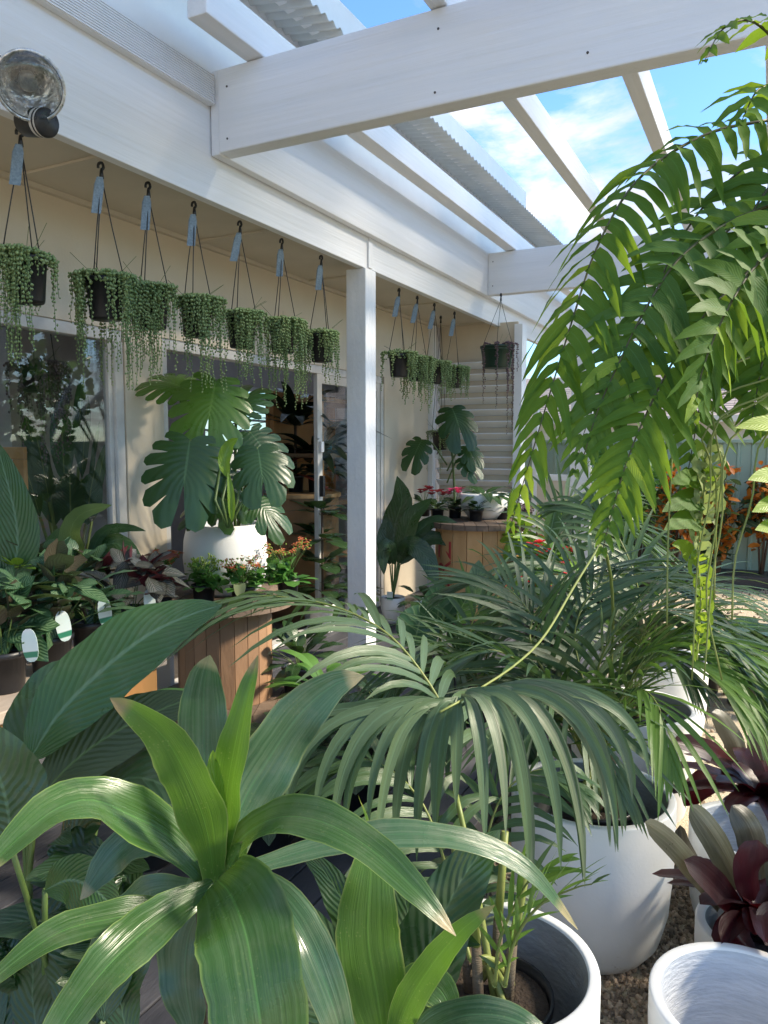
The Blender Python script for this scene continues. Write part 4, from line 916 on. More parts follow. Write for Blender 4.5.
# ------------------------------------------------------------------ mid ground: white pots beside the post, cyclamens
def whitepot(px, py, z, r, h, name, label, cat):
    c = G(px, py, z); t = thing(name, label, cat, c); m = MB()
    m.lathe([(.001, 0), (r * .72, 0), (r * .86, h * .12), (r, h * .6), (r * .98, h * .97), (r * .96, h), (r * .90, h * .97), (r * .88, h * .9), (.001, h * .88)], c, 36); m.build('pot', M['planter'], t)
    m = MB(); m.lathe([(.001, h * .9), (r * .88, h * .9)], c, 20); m.build('soil', M['soil'], t); return t, c
t, c = whitepot(393, 622, .12, .10, .21, 'potted_peace_lily', 'tall dark leaved peace lily in white pot right of the verandah post', 'potted plant')
d = (c - CAM).dot(-CAMDIR)
for pts, w_ in ((((392, 560, d), (395, 525, d), (402, 500, d - .05), (397, 476, d - .1)), .22), (((398, 565, d), (410, 520, d - .1), (425, 505, d - .15), (432, 498, d - .2)), .16), (((398, 560, d), (420, 530, d), (440, 520, d - .05), (460, 525, d - .1)), .12), (((400, 565, d), (425, 540, d), (445, 540, d - .05), (464, 552, d - .1)), .13),
              (((400, 560, d), (408, 545, d - .1), (425, 555, d - .15), (438, 588, d - .2)), .17), (((390, 565, d), (385, 540, d), (388, 515, d)), .14), (((395, 565, d), (388, 545, d - .1), (383, 555, d - .1), (384, 575, d - .12)), .12), (((396, 560, d), (410, 545, d), (425, 533, d), (437, 532, d)), .08)):
    m = MB(); pp = PL(*pts); m.tube(cr([c + UP * .19, (c + UP * .19).lerp(pp[0], .7), pp[0]], 5), .006, 5, 1); leaf(m, pp, w_, UP * .35 + CAMDIR * .8, 'spath', .15, .1, .06, 12, 3); m.build('leaf', [M['dark'], M['stem']], t)
m = MB(); m.box(c + V((.0, -.11, .2)), c + V((.05, -.105, .27))); m.build('plant_label', M['label'], t)
t, c = whitepot(422, 628, .12, .095, .20, 'potted_fern', 'short leafy plant in white pot beside the peace lily', 'potted plant')
m = MB(); rosette(m, c + UP * .18, 24, .16, .07, (10, 75), 'ellip', 0, .4, .5); m.build('foliage', [M['dark'], M['stem']], t); add_label(t, c + V((.04, -.08, .2)), .03, .06, CAMDIR)
t, c = whitepot(357, 622, .12, .10, .21, 'potted_shrub', 'white pot half hidden behind the verandah post', 'potted plant')
m = MB(); rosette(m, c + UP * .19, 14, .18, .08, (10, 75), 'ellip', 0, .4, .5); m.build('foliage', [M['dark'], M['stem']], t)
ZS = .93
def cyclamen(px, py, fl, label, n=26):
    t, c = small_pot(px, py, ZS, .06, .10, 'potted_cyclamen', label, 'flowering plant', 'cyclamens on the pine spool')
    m = MB(); rosette(m, c + UP * .09, n, .10, .055, (0, 60), 'round', 0, .2, .5, 1, 6, 1); m.build('foliage', [M['dark'], M['stem']], t)
    if fl:
        for k in range(8):
            m = MB(); a = rnd.random() * 6.28; e = c + V((.06 * math.cos(a), .06 * math.sin(a), .20 + rnd.random() * .05)); m.tube([c + UP * .1, e], .0015, 4, 1); flower(m, e, .045, 5, 0); m.build('flower', [M[fl], M['stem']], t)
cyclamen(437, 520, 'maroonfl', 'dark red cyclamen nearest the peace lily on the pine spool')
cyclamen(455, 518, 'pinkfl', 'pink cyclamen in the middle of the pine spool')
cyclamen(476, 521, None, 'leafy cyclamen without flowers at the front of the pine spool')
cyclamen(502, 519, None, 'small leafy cyclamen under the fern tip on the pine spool', 16)
cyclamen(424, 516, 'maroonfl', 'dark red cyclamen behind the peace lily leaves')
# large white bowl with strap leaved plant behind the cyclamens
c = V((S2.x - .02, S2.y + .2, ZS))
t = thing('potted_palm_lily', 'wide white bowl with dark strap leaves at the back of the pine spool', 'potted plant', c); m = MB(); m.lathe([(.001, 0), (.12, 0), (.19, .08), (.21, .2), (.2, .22), (.19, .2), (.001, .18)], c, 36); m.build('bowl', M['planter'], t)
m = MB(); rosette(m, c + UP * .2, 14, .42, .08, (5, 45), 'lance', 0, .35, .05, 1, 9, 2); m.build('foliage', [M['spath'], M['stem']], t)
# climbing monstera in front of the louvres
c = P(452, 560, 7.0); c.z = .12; t = thing('climbing_monstera', 'slender split leaf monstera climbing in front of the louvres', 'monstera', c); add_pot(t, .12, .24, M['blackplastic'])
m = MB(); top = P(450, 415, 7.0); m.tube(cr([c + UP * .2, c.lerp(top, .5) + V((.04, 0, 0)), top], 8), .012, 6); m.build('stem', M['stem'], t)
for bs, tp, L in (((452, 408), (458, 420), .33), ((422, 440), (408, 462), .24), ((466, 446), (474, 455), .2), ((462, 458), (478, 470), .2)):
    mleaf(t, P(bs[0], bs[1], 6.85), P(tp[0], tp[1], 6.75), L, CAMDIR * .6 + UP * .7, P(447, bs[1] + 25, 6.9), 'monstera', 'leaf', 4, .3)
# plants under and right of the pine spool
for px, py, fl, lb, cat in ((492, 600, 'purple', 'purple leaved trailing plant at the foot of the pine spool', 'plant'), (545, 575, 'redfl', 'pot of bright red flowers in front of the far palms', 'flowering plant'), (548, 545, 'redfl', 'red flowering pot standing behind the other red flowers', 'flowering plant')):
    c = P(px, py, 6.3 if px < 500 else 4.0 if py > 560 else 4.25); c.z = max(0, min(.35, c.z - .3)); c.z = .12 if px < 520 else 0
    t = thing('flower_pot', lb, cat, c); hh = max(.2, P(px, py, (c - CAM).dot(-CAMDIR)).z - c.z - .18); add_pot(t, .11, hh, M['blackplastic'])
    m = MB(); leafcloud(m, c + UP * (hh + .10), .15, .15, .14, 160, .06); m.build('foliage', [M['hedge' if px > 500 else 'purple']], t)
    for k in range(22): m = MB(); flower(m, c + V((rnd.gauss(0, .08), rnd.gauss(0, .08), hh + .17 + rnd.gauss(0, .05))), .035, 5); m.build('flower', M[fl], t)
# pinkish trailing plant down the spool's right side
c = G(520, 517, ZS); t = thing('trailing_plant', 'pink grey trailing plant spilling down the right side of the pine spool', 'trailing plant', c); add_pot(t, .06, .08, M['blackplastic'])
m = MB(); trailing(m, c, .065, .08, 40, .25, .55, bead=.011, step=.02, bias=-.9); m.build('foliage', [M['purple'], M['stem']], t)
# ------------------------------------------------------------------ the white planters
def planter(c, r, h, label, inn='planter_in', floor=.5):
    c = V(c); c.z = 0
    t = thing('planter', label, 'planter', c, 'white tub planters on the gravel')
    m = MB(); m.lathe([(.001, 0.002), (r * .62, .004), (r * .74, .018), (r * .86, h * .12), (r * .95, h * .30), (r * .99, h * .55), (r, h * .8), (r, h - .005), (r - .0015, h - .0012), (r - .005, h), (r - .020, h), (r - .0235, h - .0015), (r - .025, h - .006)], c, 72); m.build('tub', M['planter_dirty'], t)
    m = MB(); m.lathe([(r - .025, h - .006), (r - .027, h - .03), (r - .035, h * .55), (r * .78, h * (1 - floor)), (.001, h * (1 - floor) - .01)], c, 64); m.build('inside', M[inn], t)
    return t
pc1 = G(592, 790, .49); pc2 = G(492, 960, .45); pc3 = G(635, 705, .48); pc3b = G(648, 675, .48); pc4 = G(750, 1003, .36); pc5 = G(757, 925, .30); pc6 = G(760, 830, .36)
planter(pc1, .245, .49, 'large white tub planter in the middle of the row, grey inside with a palm', floor=.45)
planter(pc2, .225, .45, 'nearest large white tub planter at the bottom centre with a black nursery pot inside', floor=.62)
planter(pc3, .24, .48, 'white tub planter behind the middle one, mostly under palm leaves', floor=.3)
planter(pc3b + V((0, .35, 0)), .24, .48, 'farthest white tub planter, half hidden behind another tub', floor=.3)
planter(pc4, .205, .36, 'empty white tub with brushed pale inside in the bottom right corner', 'planter_inw', .85)
planter(pc5, .15, .30, 'small white tub with dark inside between the bromeliad and the empty tub', 'planter_in', .4)
planter(pc6, .205, .36, 'white tub with pale inside behind the front bromeliad', 'planter_inw', .6)

# ------------------------------------------------------------------ kentia palms
def palm(c, label, potr=.12, poth=.22, z0=0.0, stems=4, sh=.5, pot=True):
    c = V(c); c.z = z0; t = thing('potted_palm', label, 'palm', c)
    if pot: add_pot(t, potr, poth, M['blackplastic'])
    return t, c
def pfrond(t, c, pts, n, L, w, mat='kentia', smat='ystem', zst=.2, **kw):
    if kw.get('a0') == 50: n = int(n * 1.15); L *= 1.25; w *= .72
    m = MB(); pp = PL(*pts) if not isinstance(pts[0], V) else pts
    b = V((c.x + rnd.uniform(-.05, .05), c.y + rnd.uniform(-.05, .05), c.z + zst))
    st = cr([b, b.lerp(pp[0], .5) + V((0, 0, .03)), pp[0]], 8)
    m.tube(st, [.009 - .003 * i / 7 for i in range(8)], 6, 1)
    frond(m, pp, n, L, w, **kw); m.build('frond', [M[mat], M[smat], M['kentia_t' if mat != 'kentia_y' else 'kentia']], t)
# palm standing in the nearest tub
t, c = palm(pc2, 'grey green kentia palm in the nearest white tub with drooping fan of leaflets', .13, .20, .18)
for dx, dy in ((-.05, 0), (.0, .03), (.04, -.02), (-.01, -.05)):
    m = MB(); b = c + V((dx, dy, .18)); m.tube([b, b + V((dx * .3, dy * .3, .16))], [.013, .011], 8, 0); m.tube([b + V((dx * .3, dy * .3, .155)), b + V((dx, dy + .02, .34))], [.010, .008], 8, 1); m.build('stem', [M['canestem'], M['ystem']], t)
pfrond(t, c, ((455, 790, 1.75), (452, 735, 1.8), (430, 685, 1.85), (385, 632, 1.9), (325, 604, 1.98), (255, 596, 2.05), (205, 605, 2.1)), 24, .42, .030, up=UP * .75 + CM @ V((.55, 0, .2)), droop=.42, a0=58, a1=14, lift=.05, start=.10)
# hero frond: leaflets fanning from its tip, each placed
m = MB()
ap = (476, 691, 1.42)
rach = PL((600, 545, 2.15), (575, 585, 1.95), (545, 635, 1.7), (515, 665, 1.55), (476, 691, 1.42), (462, 700, 1.38), (440, 712, 1.33))
m.tube(cr(rach, 20), [.0034 - .0012 * i / 19 for i in range(20)], 6, 1)
m.tube(cr([V((pc1.x, pc1.y + .05, .4)), P(612, 650, 2.4), P(610, 570, 2.25), rach[0]], 12), .005, 6, 1)
CX_ = CM @ V((1, 0, 0))
tipline = cr([V((x, y, 0)) for x, y in ((252, 800), (285, 838), (340, 858), (392, 862), (440, 842), (490, 842), (540, 874), (585, 888), (612, 848), (645, 780))], 27)
for i, tp in enumerate(tipline):
    u = i / 26; tx = tp.x + rnd.uniform(-9, 9); ty = tp.y + rnd.uniform(-34, 14)
    sx = 436 + 50 * u; sy = 712 - 21 * min(1, u * 1.5); d0 = 1.36 + .06 * u; d2 = d0 - .10 + .12 * abs(u - .5) + rnd.uniform(-.05, .05)
    q = []
    for k in range(7):
        v = k / 6; q.append(P(sx + (tx - sx) * math.sin(v * 1.57) ** .95, sy + (ty - sy) * (1 - math.cos(v * 1.57)) ** 1.05 - 14 * math.sin(v * 3.14) * min(1, abs(tx - sx) / 120), d0 + (d2 - d0) * v))
    leaf(m, q, .029 * rnd.uniform(.75, 1.15), CAMDIR + UP * .35 + CX_ * rnd.gauss(0, .3), 'palm', .2, 0, 0, 16, 2, 2 if u > .45 and i % 2 else 0)
m.build('drooping_frond', [M['kentia'], M['ystem'], M['kentia_t']], t)
# shorter fronds and fresh leaves of the same palm
pfrond(t, c, ((505, 985, 1.5), (515, 940, 1.48), (540, 905, 1.44), (575, 888, 1.4), (592, 884, 1.38)), 8, .17, .012, 'kentia_y', up=UP, droop=.12, a0=26, a1=9)
pfrond(t, c, ((495, 985, 1.52), (500, 940, 1.5), (515, 905, 1.5), (530, 880, 1.5), (560, 860, 1.5)), 8, .17, .012, 'kentia_y', up=CAMDIR, droop=.2, a0=32, a1=10)
pfrond(t, c, ((470, 960, 1.6), (450, 880, 1.7), (420, 800, 1.75), (370, 760, 1.8), (310, 770, 1.8)), 16, .30, .024, 'kentia_d', up=UP + CAMDIR * .4, droop=.6, a0=60)
pfrond(t, c, ((480, 960, 1.65), (480, 880, 1.75), (500, 800, 1.8), (540, 770, 1.8), (580, 790, 1.75)), 16, .26, .022, 'kentia_d', up=UP + CAMDIR * .4, droop=.6, a0=60)
# palm in the middle tub
t, c = palm(pc1, 'tall dark green kentia palm in the middle white tub', .13, .24, .22)
for dx, dy in ((-.06, 0), (.0, .04), (.05, -.02)):
    m = MB(); b = c + V((dx, dy, .2)); m.tube([b, b + V((dx * .3, dy * .3, .2))], [.014, .011], 8, 0); m.build('stem', [M['canestem'], M['ystem']], t)
KW = dict(droop=.30, a0=50, a1=10, lift=.08)
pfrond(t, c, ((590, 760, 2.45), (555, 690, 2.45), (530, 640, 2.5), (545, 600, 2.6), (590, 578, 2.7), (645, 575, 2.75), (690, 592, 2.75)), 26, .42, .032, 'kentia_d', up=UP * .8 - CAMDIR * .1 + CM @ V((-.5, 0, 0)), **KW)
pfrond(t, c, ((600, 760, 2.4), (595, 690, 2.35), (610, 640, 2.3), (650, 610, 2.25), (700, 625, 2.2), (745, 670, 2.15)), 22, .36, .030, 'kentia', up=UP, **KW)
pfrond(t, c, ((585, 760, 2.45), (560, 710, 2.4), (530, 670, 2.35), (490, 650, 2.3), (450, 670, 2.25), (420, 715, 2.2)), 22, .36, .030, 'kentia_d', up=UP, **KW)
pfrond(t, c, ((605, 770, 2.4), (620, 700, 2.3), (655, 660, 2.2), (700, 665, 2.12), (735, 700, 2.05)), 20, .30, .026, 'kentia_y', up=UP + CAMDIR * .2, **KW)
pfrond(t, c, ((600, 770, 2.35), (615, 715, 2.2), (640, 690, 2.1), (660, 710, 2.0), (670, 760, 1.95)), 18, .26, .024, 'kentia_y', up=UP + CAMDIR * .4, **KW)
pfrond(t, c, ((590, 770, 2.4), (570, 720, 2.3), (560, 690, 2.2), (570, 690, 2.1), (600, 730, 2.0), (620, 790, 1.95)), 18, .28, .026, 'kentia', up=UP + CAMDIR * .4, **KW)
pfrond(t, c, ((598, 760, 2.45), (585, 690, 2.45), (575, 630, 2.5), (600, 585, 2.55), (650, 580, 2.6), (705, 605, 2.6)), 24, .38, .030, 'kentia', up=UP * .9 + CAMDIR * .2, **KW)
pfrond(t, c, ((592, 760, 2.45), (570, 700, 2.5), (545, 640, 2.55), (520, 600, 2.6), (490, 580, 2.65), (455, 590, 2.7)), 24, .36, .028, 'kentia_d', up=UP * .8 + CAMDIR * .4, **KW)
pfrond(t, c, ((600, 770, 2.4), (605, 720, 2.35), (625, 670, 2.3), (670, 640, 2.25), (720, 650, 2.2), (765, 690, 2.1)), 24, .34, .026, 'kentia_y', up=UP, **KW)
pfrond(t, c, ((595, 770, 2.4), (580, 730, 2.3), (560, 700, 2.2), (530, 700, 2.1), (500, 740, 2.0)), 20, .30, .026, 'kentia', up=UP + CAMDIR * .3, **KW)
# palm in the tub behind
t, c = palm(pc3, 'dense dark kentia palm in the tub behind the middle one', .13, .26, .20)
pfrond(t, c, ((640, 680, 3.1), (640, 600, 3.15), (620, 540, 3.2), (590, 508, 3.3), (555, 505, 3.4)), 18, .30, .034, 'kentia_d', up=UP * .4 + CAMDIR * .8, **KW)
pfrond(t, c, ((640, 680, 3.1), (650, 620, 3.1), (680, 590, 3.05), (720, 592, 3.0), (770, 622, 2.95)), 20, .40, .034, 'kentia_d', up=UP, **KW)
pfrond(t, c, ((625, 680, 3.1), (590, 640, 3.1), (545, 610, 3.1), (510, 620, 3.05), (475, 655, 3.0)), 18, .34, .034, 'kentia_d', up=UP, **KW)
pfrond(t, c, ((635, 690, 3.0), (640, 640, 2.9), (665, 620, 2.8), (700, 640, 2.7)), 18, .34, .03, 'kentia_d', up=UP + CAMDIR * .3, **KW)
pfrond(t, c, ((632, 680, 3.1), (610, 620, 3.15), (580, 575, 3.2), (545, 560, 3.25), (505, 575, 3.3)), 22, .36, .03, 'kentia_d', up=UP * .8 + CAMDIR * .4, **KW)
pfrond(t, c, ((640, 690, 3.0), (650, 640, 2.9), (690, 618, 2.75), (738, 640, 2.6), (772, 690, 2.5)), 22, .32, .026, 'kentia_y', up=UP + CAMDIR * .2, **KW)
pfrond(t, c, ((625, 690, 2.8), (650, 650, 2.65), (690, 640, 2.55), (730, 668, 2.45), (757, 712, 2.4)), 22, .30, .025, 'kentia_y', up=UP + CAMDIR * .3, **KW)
pfrond(t, c, ((630, 690, 2.9), (640, 655, 2.75), (665, 650, 2.6), (695, 680, 2.5)), 18, .26, .024, 'kentia', up=UP + CAMDIR * .4, **KW)
# further palms between tubs and spool
t, c = palm(G(560, 640, .0), 'far kentia palm with upright fresh spear behind the tubs', .15, .28)
pfrond(t, c, ((560, 570, 4.3), (555, 520, 4.3), (575, 495, 4.35), (610, 500, 4.4)), 18, .42, .036, 'kentia', zst=.25, up=UP + CAMDIR * .3, **KW)
pfrond(t, c, ((565, 570, 4.3), (580, 530, 4.3), (610, 520, 4.3), (650, 545, 4.3)), 18, .42, .036, 'kentia_d', zst=.25, up=UP + CAMDIR * .3, **KW)
m = MB(); leaf(m, PL((548, 545, 4.1), (553, 520, 4.1), (556, 505, 4.1)), .09, CAMDIR, 'ellip', .3); m.build('spear_leaf', [M['spath']], t)
t, c = palm(G(480, 720, .12), 'dark kentia palm low on the deck between the ficus and the tubs', .13, .24, .12)
for pts in (((480, 690, 3.0), (470, 640, 3.0), (480, 610, 3.0), (520, 590, 3.0), (560, 600, 2.95)), ((478, 690, 3.0), (455, 650, 3.0), (425, 645, 2.95), (395, 680, 2.9)), ((482, 690, 3.0), (490, 650, 2.95), (520, 650, 2.85), (550, 690, 2.8)), ((480, 700, 2.95), (470, 670, 2.85), (450, 680, 2.75), (430, 730, 2.7)), ((485, 700, 2.95), (500, 680, 2.8), (520, 710, 2.7), (530, 760, 2.65))):
    pfrond(t, c, pts, 16, .32, .03, 'kentia_d', up=UP + CAMDIR * .2, **KW)

# rubber / ficus plants behind the palms
t = thing('potted_rubber_plant', 'rubber plant with broad veined leaves standing before the pine spool', 'potted plant', V((G(440, 690, .12).x, G(440, 690, .12).y, .12))); c = V(t.location); add_pot(t, .12, .22, M['blackplastic'])
d = 3.55; m = MB(); m.tube(cr([c + UP * .2, P(440, 640, d), P(448, 590, d)], 8), .009, 6); m.build('stem', M['stem'], t)
for b, e, w_, mt in (((412, 650), (424, 604), .21, 'ficus'), ((436, 636), (440, 582), .17, 'ficus'), ((452, 622), (470, 592), .14, 'ficus'), ((473, 608), (479, 560), .10, 'ficus_l'), ((483, 622), (504, 598), .15, 'ficus'), ((455, 650), (470, 630), .17, 'dark'), ((430, 668), (404, 650), .16, 'dark'), ((460, 640), (500, 640), .16, 'dark')):
    m = MB(); p0, p1 = P(b[0], b[1], d), P(e[0], e[1], d + rnd.uniform(-.12, .05)); m.tube([c.lerp(p0, .85), p0], .003, 4, 1); leaf(m, [p0, p0.lerp(p1, .5) + CAMDIR * .02, p1], w_, CAMDIR + UP * .2, 'ellip', .18, .05, .05, 10, 3); m.build('leaf', [M[mt], M['stem']], t)
# low leafy plants standing on deck (fill between foreground stems)
for px, py, z, lb, mt in ((310, 745, .12, 'dark leafy pot plant on the deck behind the yellow green corn plant', 'dark'), (365, 760, .12, 'dark leafy pot plant on the deck under the drooping palm fan', 'dark'), (268, 790, .12, 'dark leafy pot plant on the deck behind the big corn plant', 'dark'), (300, 640, .12, 'short fern like plant in pot right of the brown spool', 'dark'), (330, 680, .12, 'low dark leafy pot beside the foot of the brown spool', 'hedge'), (150, 800, .12, 'small bright leafy plant low behind the ribbed leaves', 'hedge'), (385, 700, .12, 'dark leafy plant low by the foot of the verandah post', 'dark')):
    c = G(px, py + 60, z); t = thing('potted_plant', lb, 'potted plant', c); add_pot(t, .10, .2, M['blackplastic']); m = MB(); rosette(m, c + UP * .19, 26, .24, .08, (15, 80), 'ellip', 0, .4, .5); m.build('foliage', [M[mt], M['stem']], t)

# ------------------------------------------------------------------ foreground: corn plant (dracaena)
def blade(t, pts, wpx, mat, prof='drac', nrm=None, name='leaf', fold=.22, curl=.1, wave=.13, n=26, roll=0, a=3):
    pp = PL(*pts); d = sum(p[2] for p in pts) / len(pts); m = MB()
    leaf(m, pp, wpx / FPX * d, nrm if nrm is not None else UP * .55 + CAMDIR * .7, prof, fold, curl, wave, n, a, 0, None, roll); m.build(name, [M[mat], M['stem']], t)
dc = P(215, 880, .84); base = V((dc.x - .05, dc.y + .06, .12))
t = thing('corn_plant', 'large glossy corn plant in the foreground with broad arching strap leaves', 'dracaena', base)
add_pot(t, .15, .28, M['blackplastic'])
m = MB(); m.tube(cr([base + UP * .25, base.lerp(dc, .5) + V((.02, 0, 0)), dc - UP * .02], 12), [.022] * 12, 10, 0); m.build('cane', M['canestem'], t)
CX = CM @ V((1, 0, 0)); CY = CM @ V((0, 1, 0)); CZ = CAMDIR
blade(t, ((213, 882, .835), (172, 838, .83), (130, 815, .80), (92, 800, .77), (58, 808, .74), (22, 835, .70), (-30, 885, .66)), 62, 'dracaena', nrm=UP * .75 + CZ * .62, fold=.3)
blade(t, ((215, 885, .825), (207, 832, .81), (193, 790, .79), (168, 742, .77), (138, 715, .76), (110, 698, .76)), 58, 'dracaena_y', nrm=CZ + CX * -.1, fold=.12, curl=0)
blade(t, ((210, 860, .87), (206, 800, .89), (204, 740, .90), (204, 690, .90), (210, 655, .89)), 56, 'dracaena_b', nrm=CZ, prof='strap', fold=.2)
blade(t, ((219, 885, .83), (226, 800, .82), (234, 750, .81), (245, 700, .81), (258, 655, .82)), 42, 'dracaena_y', nrm=CZ * .9 - CX * .5, fold=.25)
blade(t, ((219, 886, .825), (238, 842, .82), (275, 818, .79), (322, 822, .76), (372, 850, .73), (420, 895, .70), (456, 936, .69)), 48, 'dracaena', nrm=UP * .8 + CZ * .6, fold=.3)
blade(t, ((220, 885, .84), (240, 810, .88), (268, 760, .90), (302, 712, .91), (336, 684, .92), (364, 676, .93)), 66, 'dracaena_b', nrm=CZ * .8 + UP * .35 + CX * .45, fold=.25)
blade(t, ((217, 880, .82), (230, 894, .77), (245, 932, .72), (255, 987, .69), (264, 1050, .68), (272, 1120, .70)), 98, 'dracaena', nrm=UP * .55 + CZ * .8, fold=.18, prof='strap')
blade(t, ((215, 886, .82), (180, 905, .79), (140, 935, .75), (100, 975, .71), (60, 1030, .68), (30, 1090, .66)), 56, 'dracaena', nrm=UP * .6 + CZ * .7, fold=.25)
blade(t, ((208, 884, .84), (165, 908, .82), (115, 918, .79), (65, 930, .76), (20, 958, .73), (-30, 1000, .7)), 42, 'dracaena', nrm=UP * .8 + CZ * .5, fold=.25)
blade(t, ((226, 882, .85), (262, 885, .84), (292, 915, .82), (318, 965, .80), (340, 1030, .79), (350, 1090, .8)), 46, 'dracaena_b', nrm=UP * .5 + CZ * .8 + CX * .3, fold=.25)
blade(t, ((226, 878, .88), (270, 862, .90), (330, 845, .92), (400, 834, .93), (470, 842, .94), (530, 872, .95), (578, 930, .95)), 33, 'dracaena_b', nrm=UP * .8 + CZ * .5, fold=.25)
blade(t, ((205, 876, .88), (190, 850, .92), (160, 830, .95), (120, 850, .97), (80, 900, .96)), 56, 'dracaena_b', nrm=UP * .6 + CZ * .6)
blade(t, ((216, 850, .83), (217, 815, .82), (215, 790, .82), (213, 750, .82)), 22, 'lime', nrm=CZ, prof='ellip', name='new_shoot', fold=.35)
blade(t, ((214, 905, .835), (215, 880, .83), (214, 855, .825), (208, 830, .82)), 34, 'dracaena_y', nrm=CZ, prof='ellip', name='sheath', fold=-.3)
blade(t, ((222, 905, .825), (224, 885, .82), (232, 862, .815), (246, 842, .81)), 26, 'dracaena_y', nrm=CZ - CX * .2, prof='ellip', name='sheath', fold=-.3)
blade(t, ((210, 900, .86), (190, 930, .86), (185, 980, .85), (195, 1040, .84)), 60, 'dracaena_b', nrm=CZ * .8 + UP * .4)
blade(t, ((200, 890, .9), (150, 900, .93), (110, 940, .94), (90, 1000, .93)), 50, 'dracaena_b', nrm=CZ * .6 + UP * .5)
# second corn plant, fresh leaves at the bottom centre
dc = P(385, 1060, .88); base = V((dc.x, dc.y + .02, .12))
t = thing('corn_plant', 'smaller yellow green corn plant with upright fresh leaf at the bottom centre', 'dracaena', base); add_pot(t, .12, .22, M['blackplastic'])
m = MB(); m.tube([base + UP * .2, dc], [.018, .018], 10); m.build('cane', M['canestem'], t)
blade(t, ((388, 1070, .88), (378, 1000, .87), (368, 940, .87), (370, 880, .88), (376, 830, .9)), 66, 'dracaena_y', nrm=CZ + UP * .1, fold=.1, prof='ellip')
blade(t, ((388, 1070, .86), (405, 1010, .84), (432, 965, .82), (462, 930, .80), (495, 905, .79)), 34, 'dracaena_y', nrm=CZ * .8 + UP * .6, fold=.3)
blade(t, ((392, 1070, .92), (412, 1000, .95), (436, 930, .97), (468, 870, .98), (500, 830, 1.0)), 76, 'dark', nrm=CZ + UP * .3, fold=.2)
blade(t, ((384, 1060, .94), (370, 980, .97), (372, 900, .98), (368, 830, .97), (358, 795, .96)), 24, 'dracaena_y', nrm=CZ - CX * .4, roll=2.2, prof='ellip', name='twisted_leaf')
blade(t, ((395, 1060, .84), (430, 1030, .82), (470, 1015, .80), (520, 1022, .78), (570, 1060, .77)), 40, 'dracaena_b', nrm=UP + CZ * .5)
blade(t, ((390, 1070, .9), (400, 1020, .9), (420, 985, .9), (440, 990, .88), (460, 1030, .86)), 50, 'dracaena', nrm=CZ * .7 + UP * .6)

for pts, w_ in ((((388, 1070, .95), (345, 990, 1.0), (312, 930, 1.05), (280, 890, 1.1)), 46), (((392, 1070, .98), (370, 960, 1.05), (330, 880, 1.1), (300, 850, 1.12)), 44), (((380, 1080, .92), (330, 1010, .93), (290, 975, .93), (262, 985, .92)), 44), (((390, 1070, 1.0), (410, 960, 1.06), (400, 880, 1.1), (372, 845, 1.12)), 40), (((395, 1070, .96), (430, 980, 1.0), (455, 940, 1.0), (480, 945, .98)), 40)):
    blade(t, pts, w_, 'dark', nrm=CZ * .8 + UP * .4, prof='spath')
# ------------------------------------------------------------------ foreground left: broad ribbed leaves
base = P(45, 1000, 1.25); base.z = .12
t = thing('cast_iron_plant', 'foreground plant with one huge ribbed green leaf reaching to the brown spool', 'broad leaf plant', base); add_pot(t, .17, .3, M['blackplastic'])
def sblade(pts, wpx, mat, nrm=None, **k):
    pp = PL(*pts); d = sum(p[2] for p in pts) / len(pts); m = MB(); s0 = base + V((rnd.uniform(-.05, .05), rnd.uniform(-.05, .05), .3))
    m.tube(cr([s0, s0.lerp(pp[0], .6) + UP * .02, pp[0]], 7), [.006, .006, .005, .005, .0045, .004, .004], 6, 1)
    leaf(m, pp, wpx / FPX * d, nrm if nrm is not None else UP * .5 + CZ * .8, k.get('prof', 'spath'), k.get('fold', .16), k.get('curl', .08), k.get('wave', .05), 26, 4); m.build('leaf', [M[mat], M['stem']], t)
sblade(((28, 762, 1.10), (58, 715, 1.12), (100, 672, 1.15), (148, 635, 1.18), (190, 615, 1.21), (222, 605, 1.23)), 78, 'spath', CZ + CY * .5)
sblade(((22, 770, 1.16), (28, 730, 1.2), (52, 690, 1.24), (92, 655, 1.27)), 62, 'dark', CZ - CX * .3)
sblade(((36, 802, 1.10), (70, 765, 1.12), (110, 735, 1.15), (160, 710, 1.18), (200, 695, 1.2)), 62, 'spath_o', CZ + CY * .35)
sblade(((12, 850, 1.0), (6, 800, 1.0), (-8, 760, 1.0), (-30, 720, 1.0)), 86, 'dark', CZ + CX * .2)
sblade(((60, 860, 1.15), (95, 800, 1.15), (130, 778, 1.13), (170, 790, 1.1), (205, 840, 1.05)), 70, 'dark', UP * .8 + CZ * .5)
sblade(((95, 790, 1.25), (130, 760, 1.25), (170, 752, 1.22), (210, 775, 1.2)), 50, 'dark', UP * .6 + CZ * .5)
sblade(((125, 855, 1.12), (95, 862, 1.1), (60, 868, 1.08), (25, 880, 1.05)), 44, 'dark', UP + CZ * .4)
sblade(((45, 890, 1.05), (70, 880, 1.04), (95, 890, 1.02), (120, 915, 1.0)), 52, 'spath', CZ + UP * .4)
sblade(((120, 720, 1.4), (150, 700, 1.42), (180, 694, 1.44), (220, 698, 1.45)), 20, 'spath', UP + CZ * .4)
for q in range(12):
    a = rnd.uniform(0, 1); x = rnd.uniform(-20, 150); y = rnd.uniform(880, 1030)
    sblade(((x, y + 60, 1.1), (x + rnd.uniform(-20, 20), y, 1.12), (x + rnd.uniform(-60, 40), y - 45, 1.12), (x + rnd.uniform(-110, 60), y - 40, 1.08)), rnd.uniform(40, 60), 'dark', UP * .7 + CZ * .6)

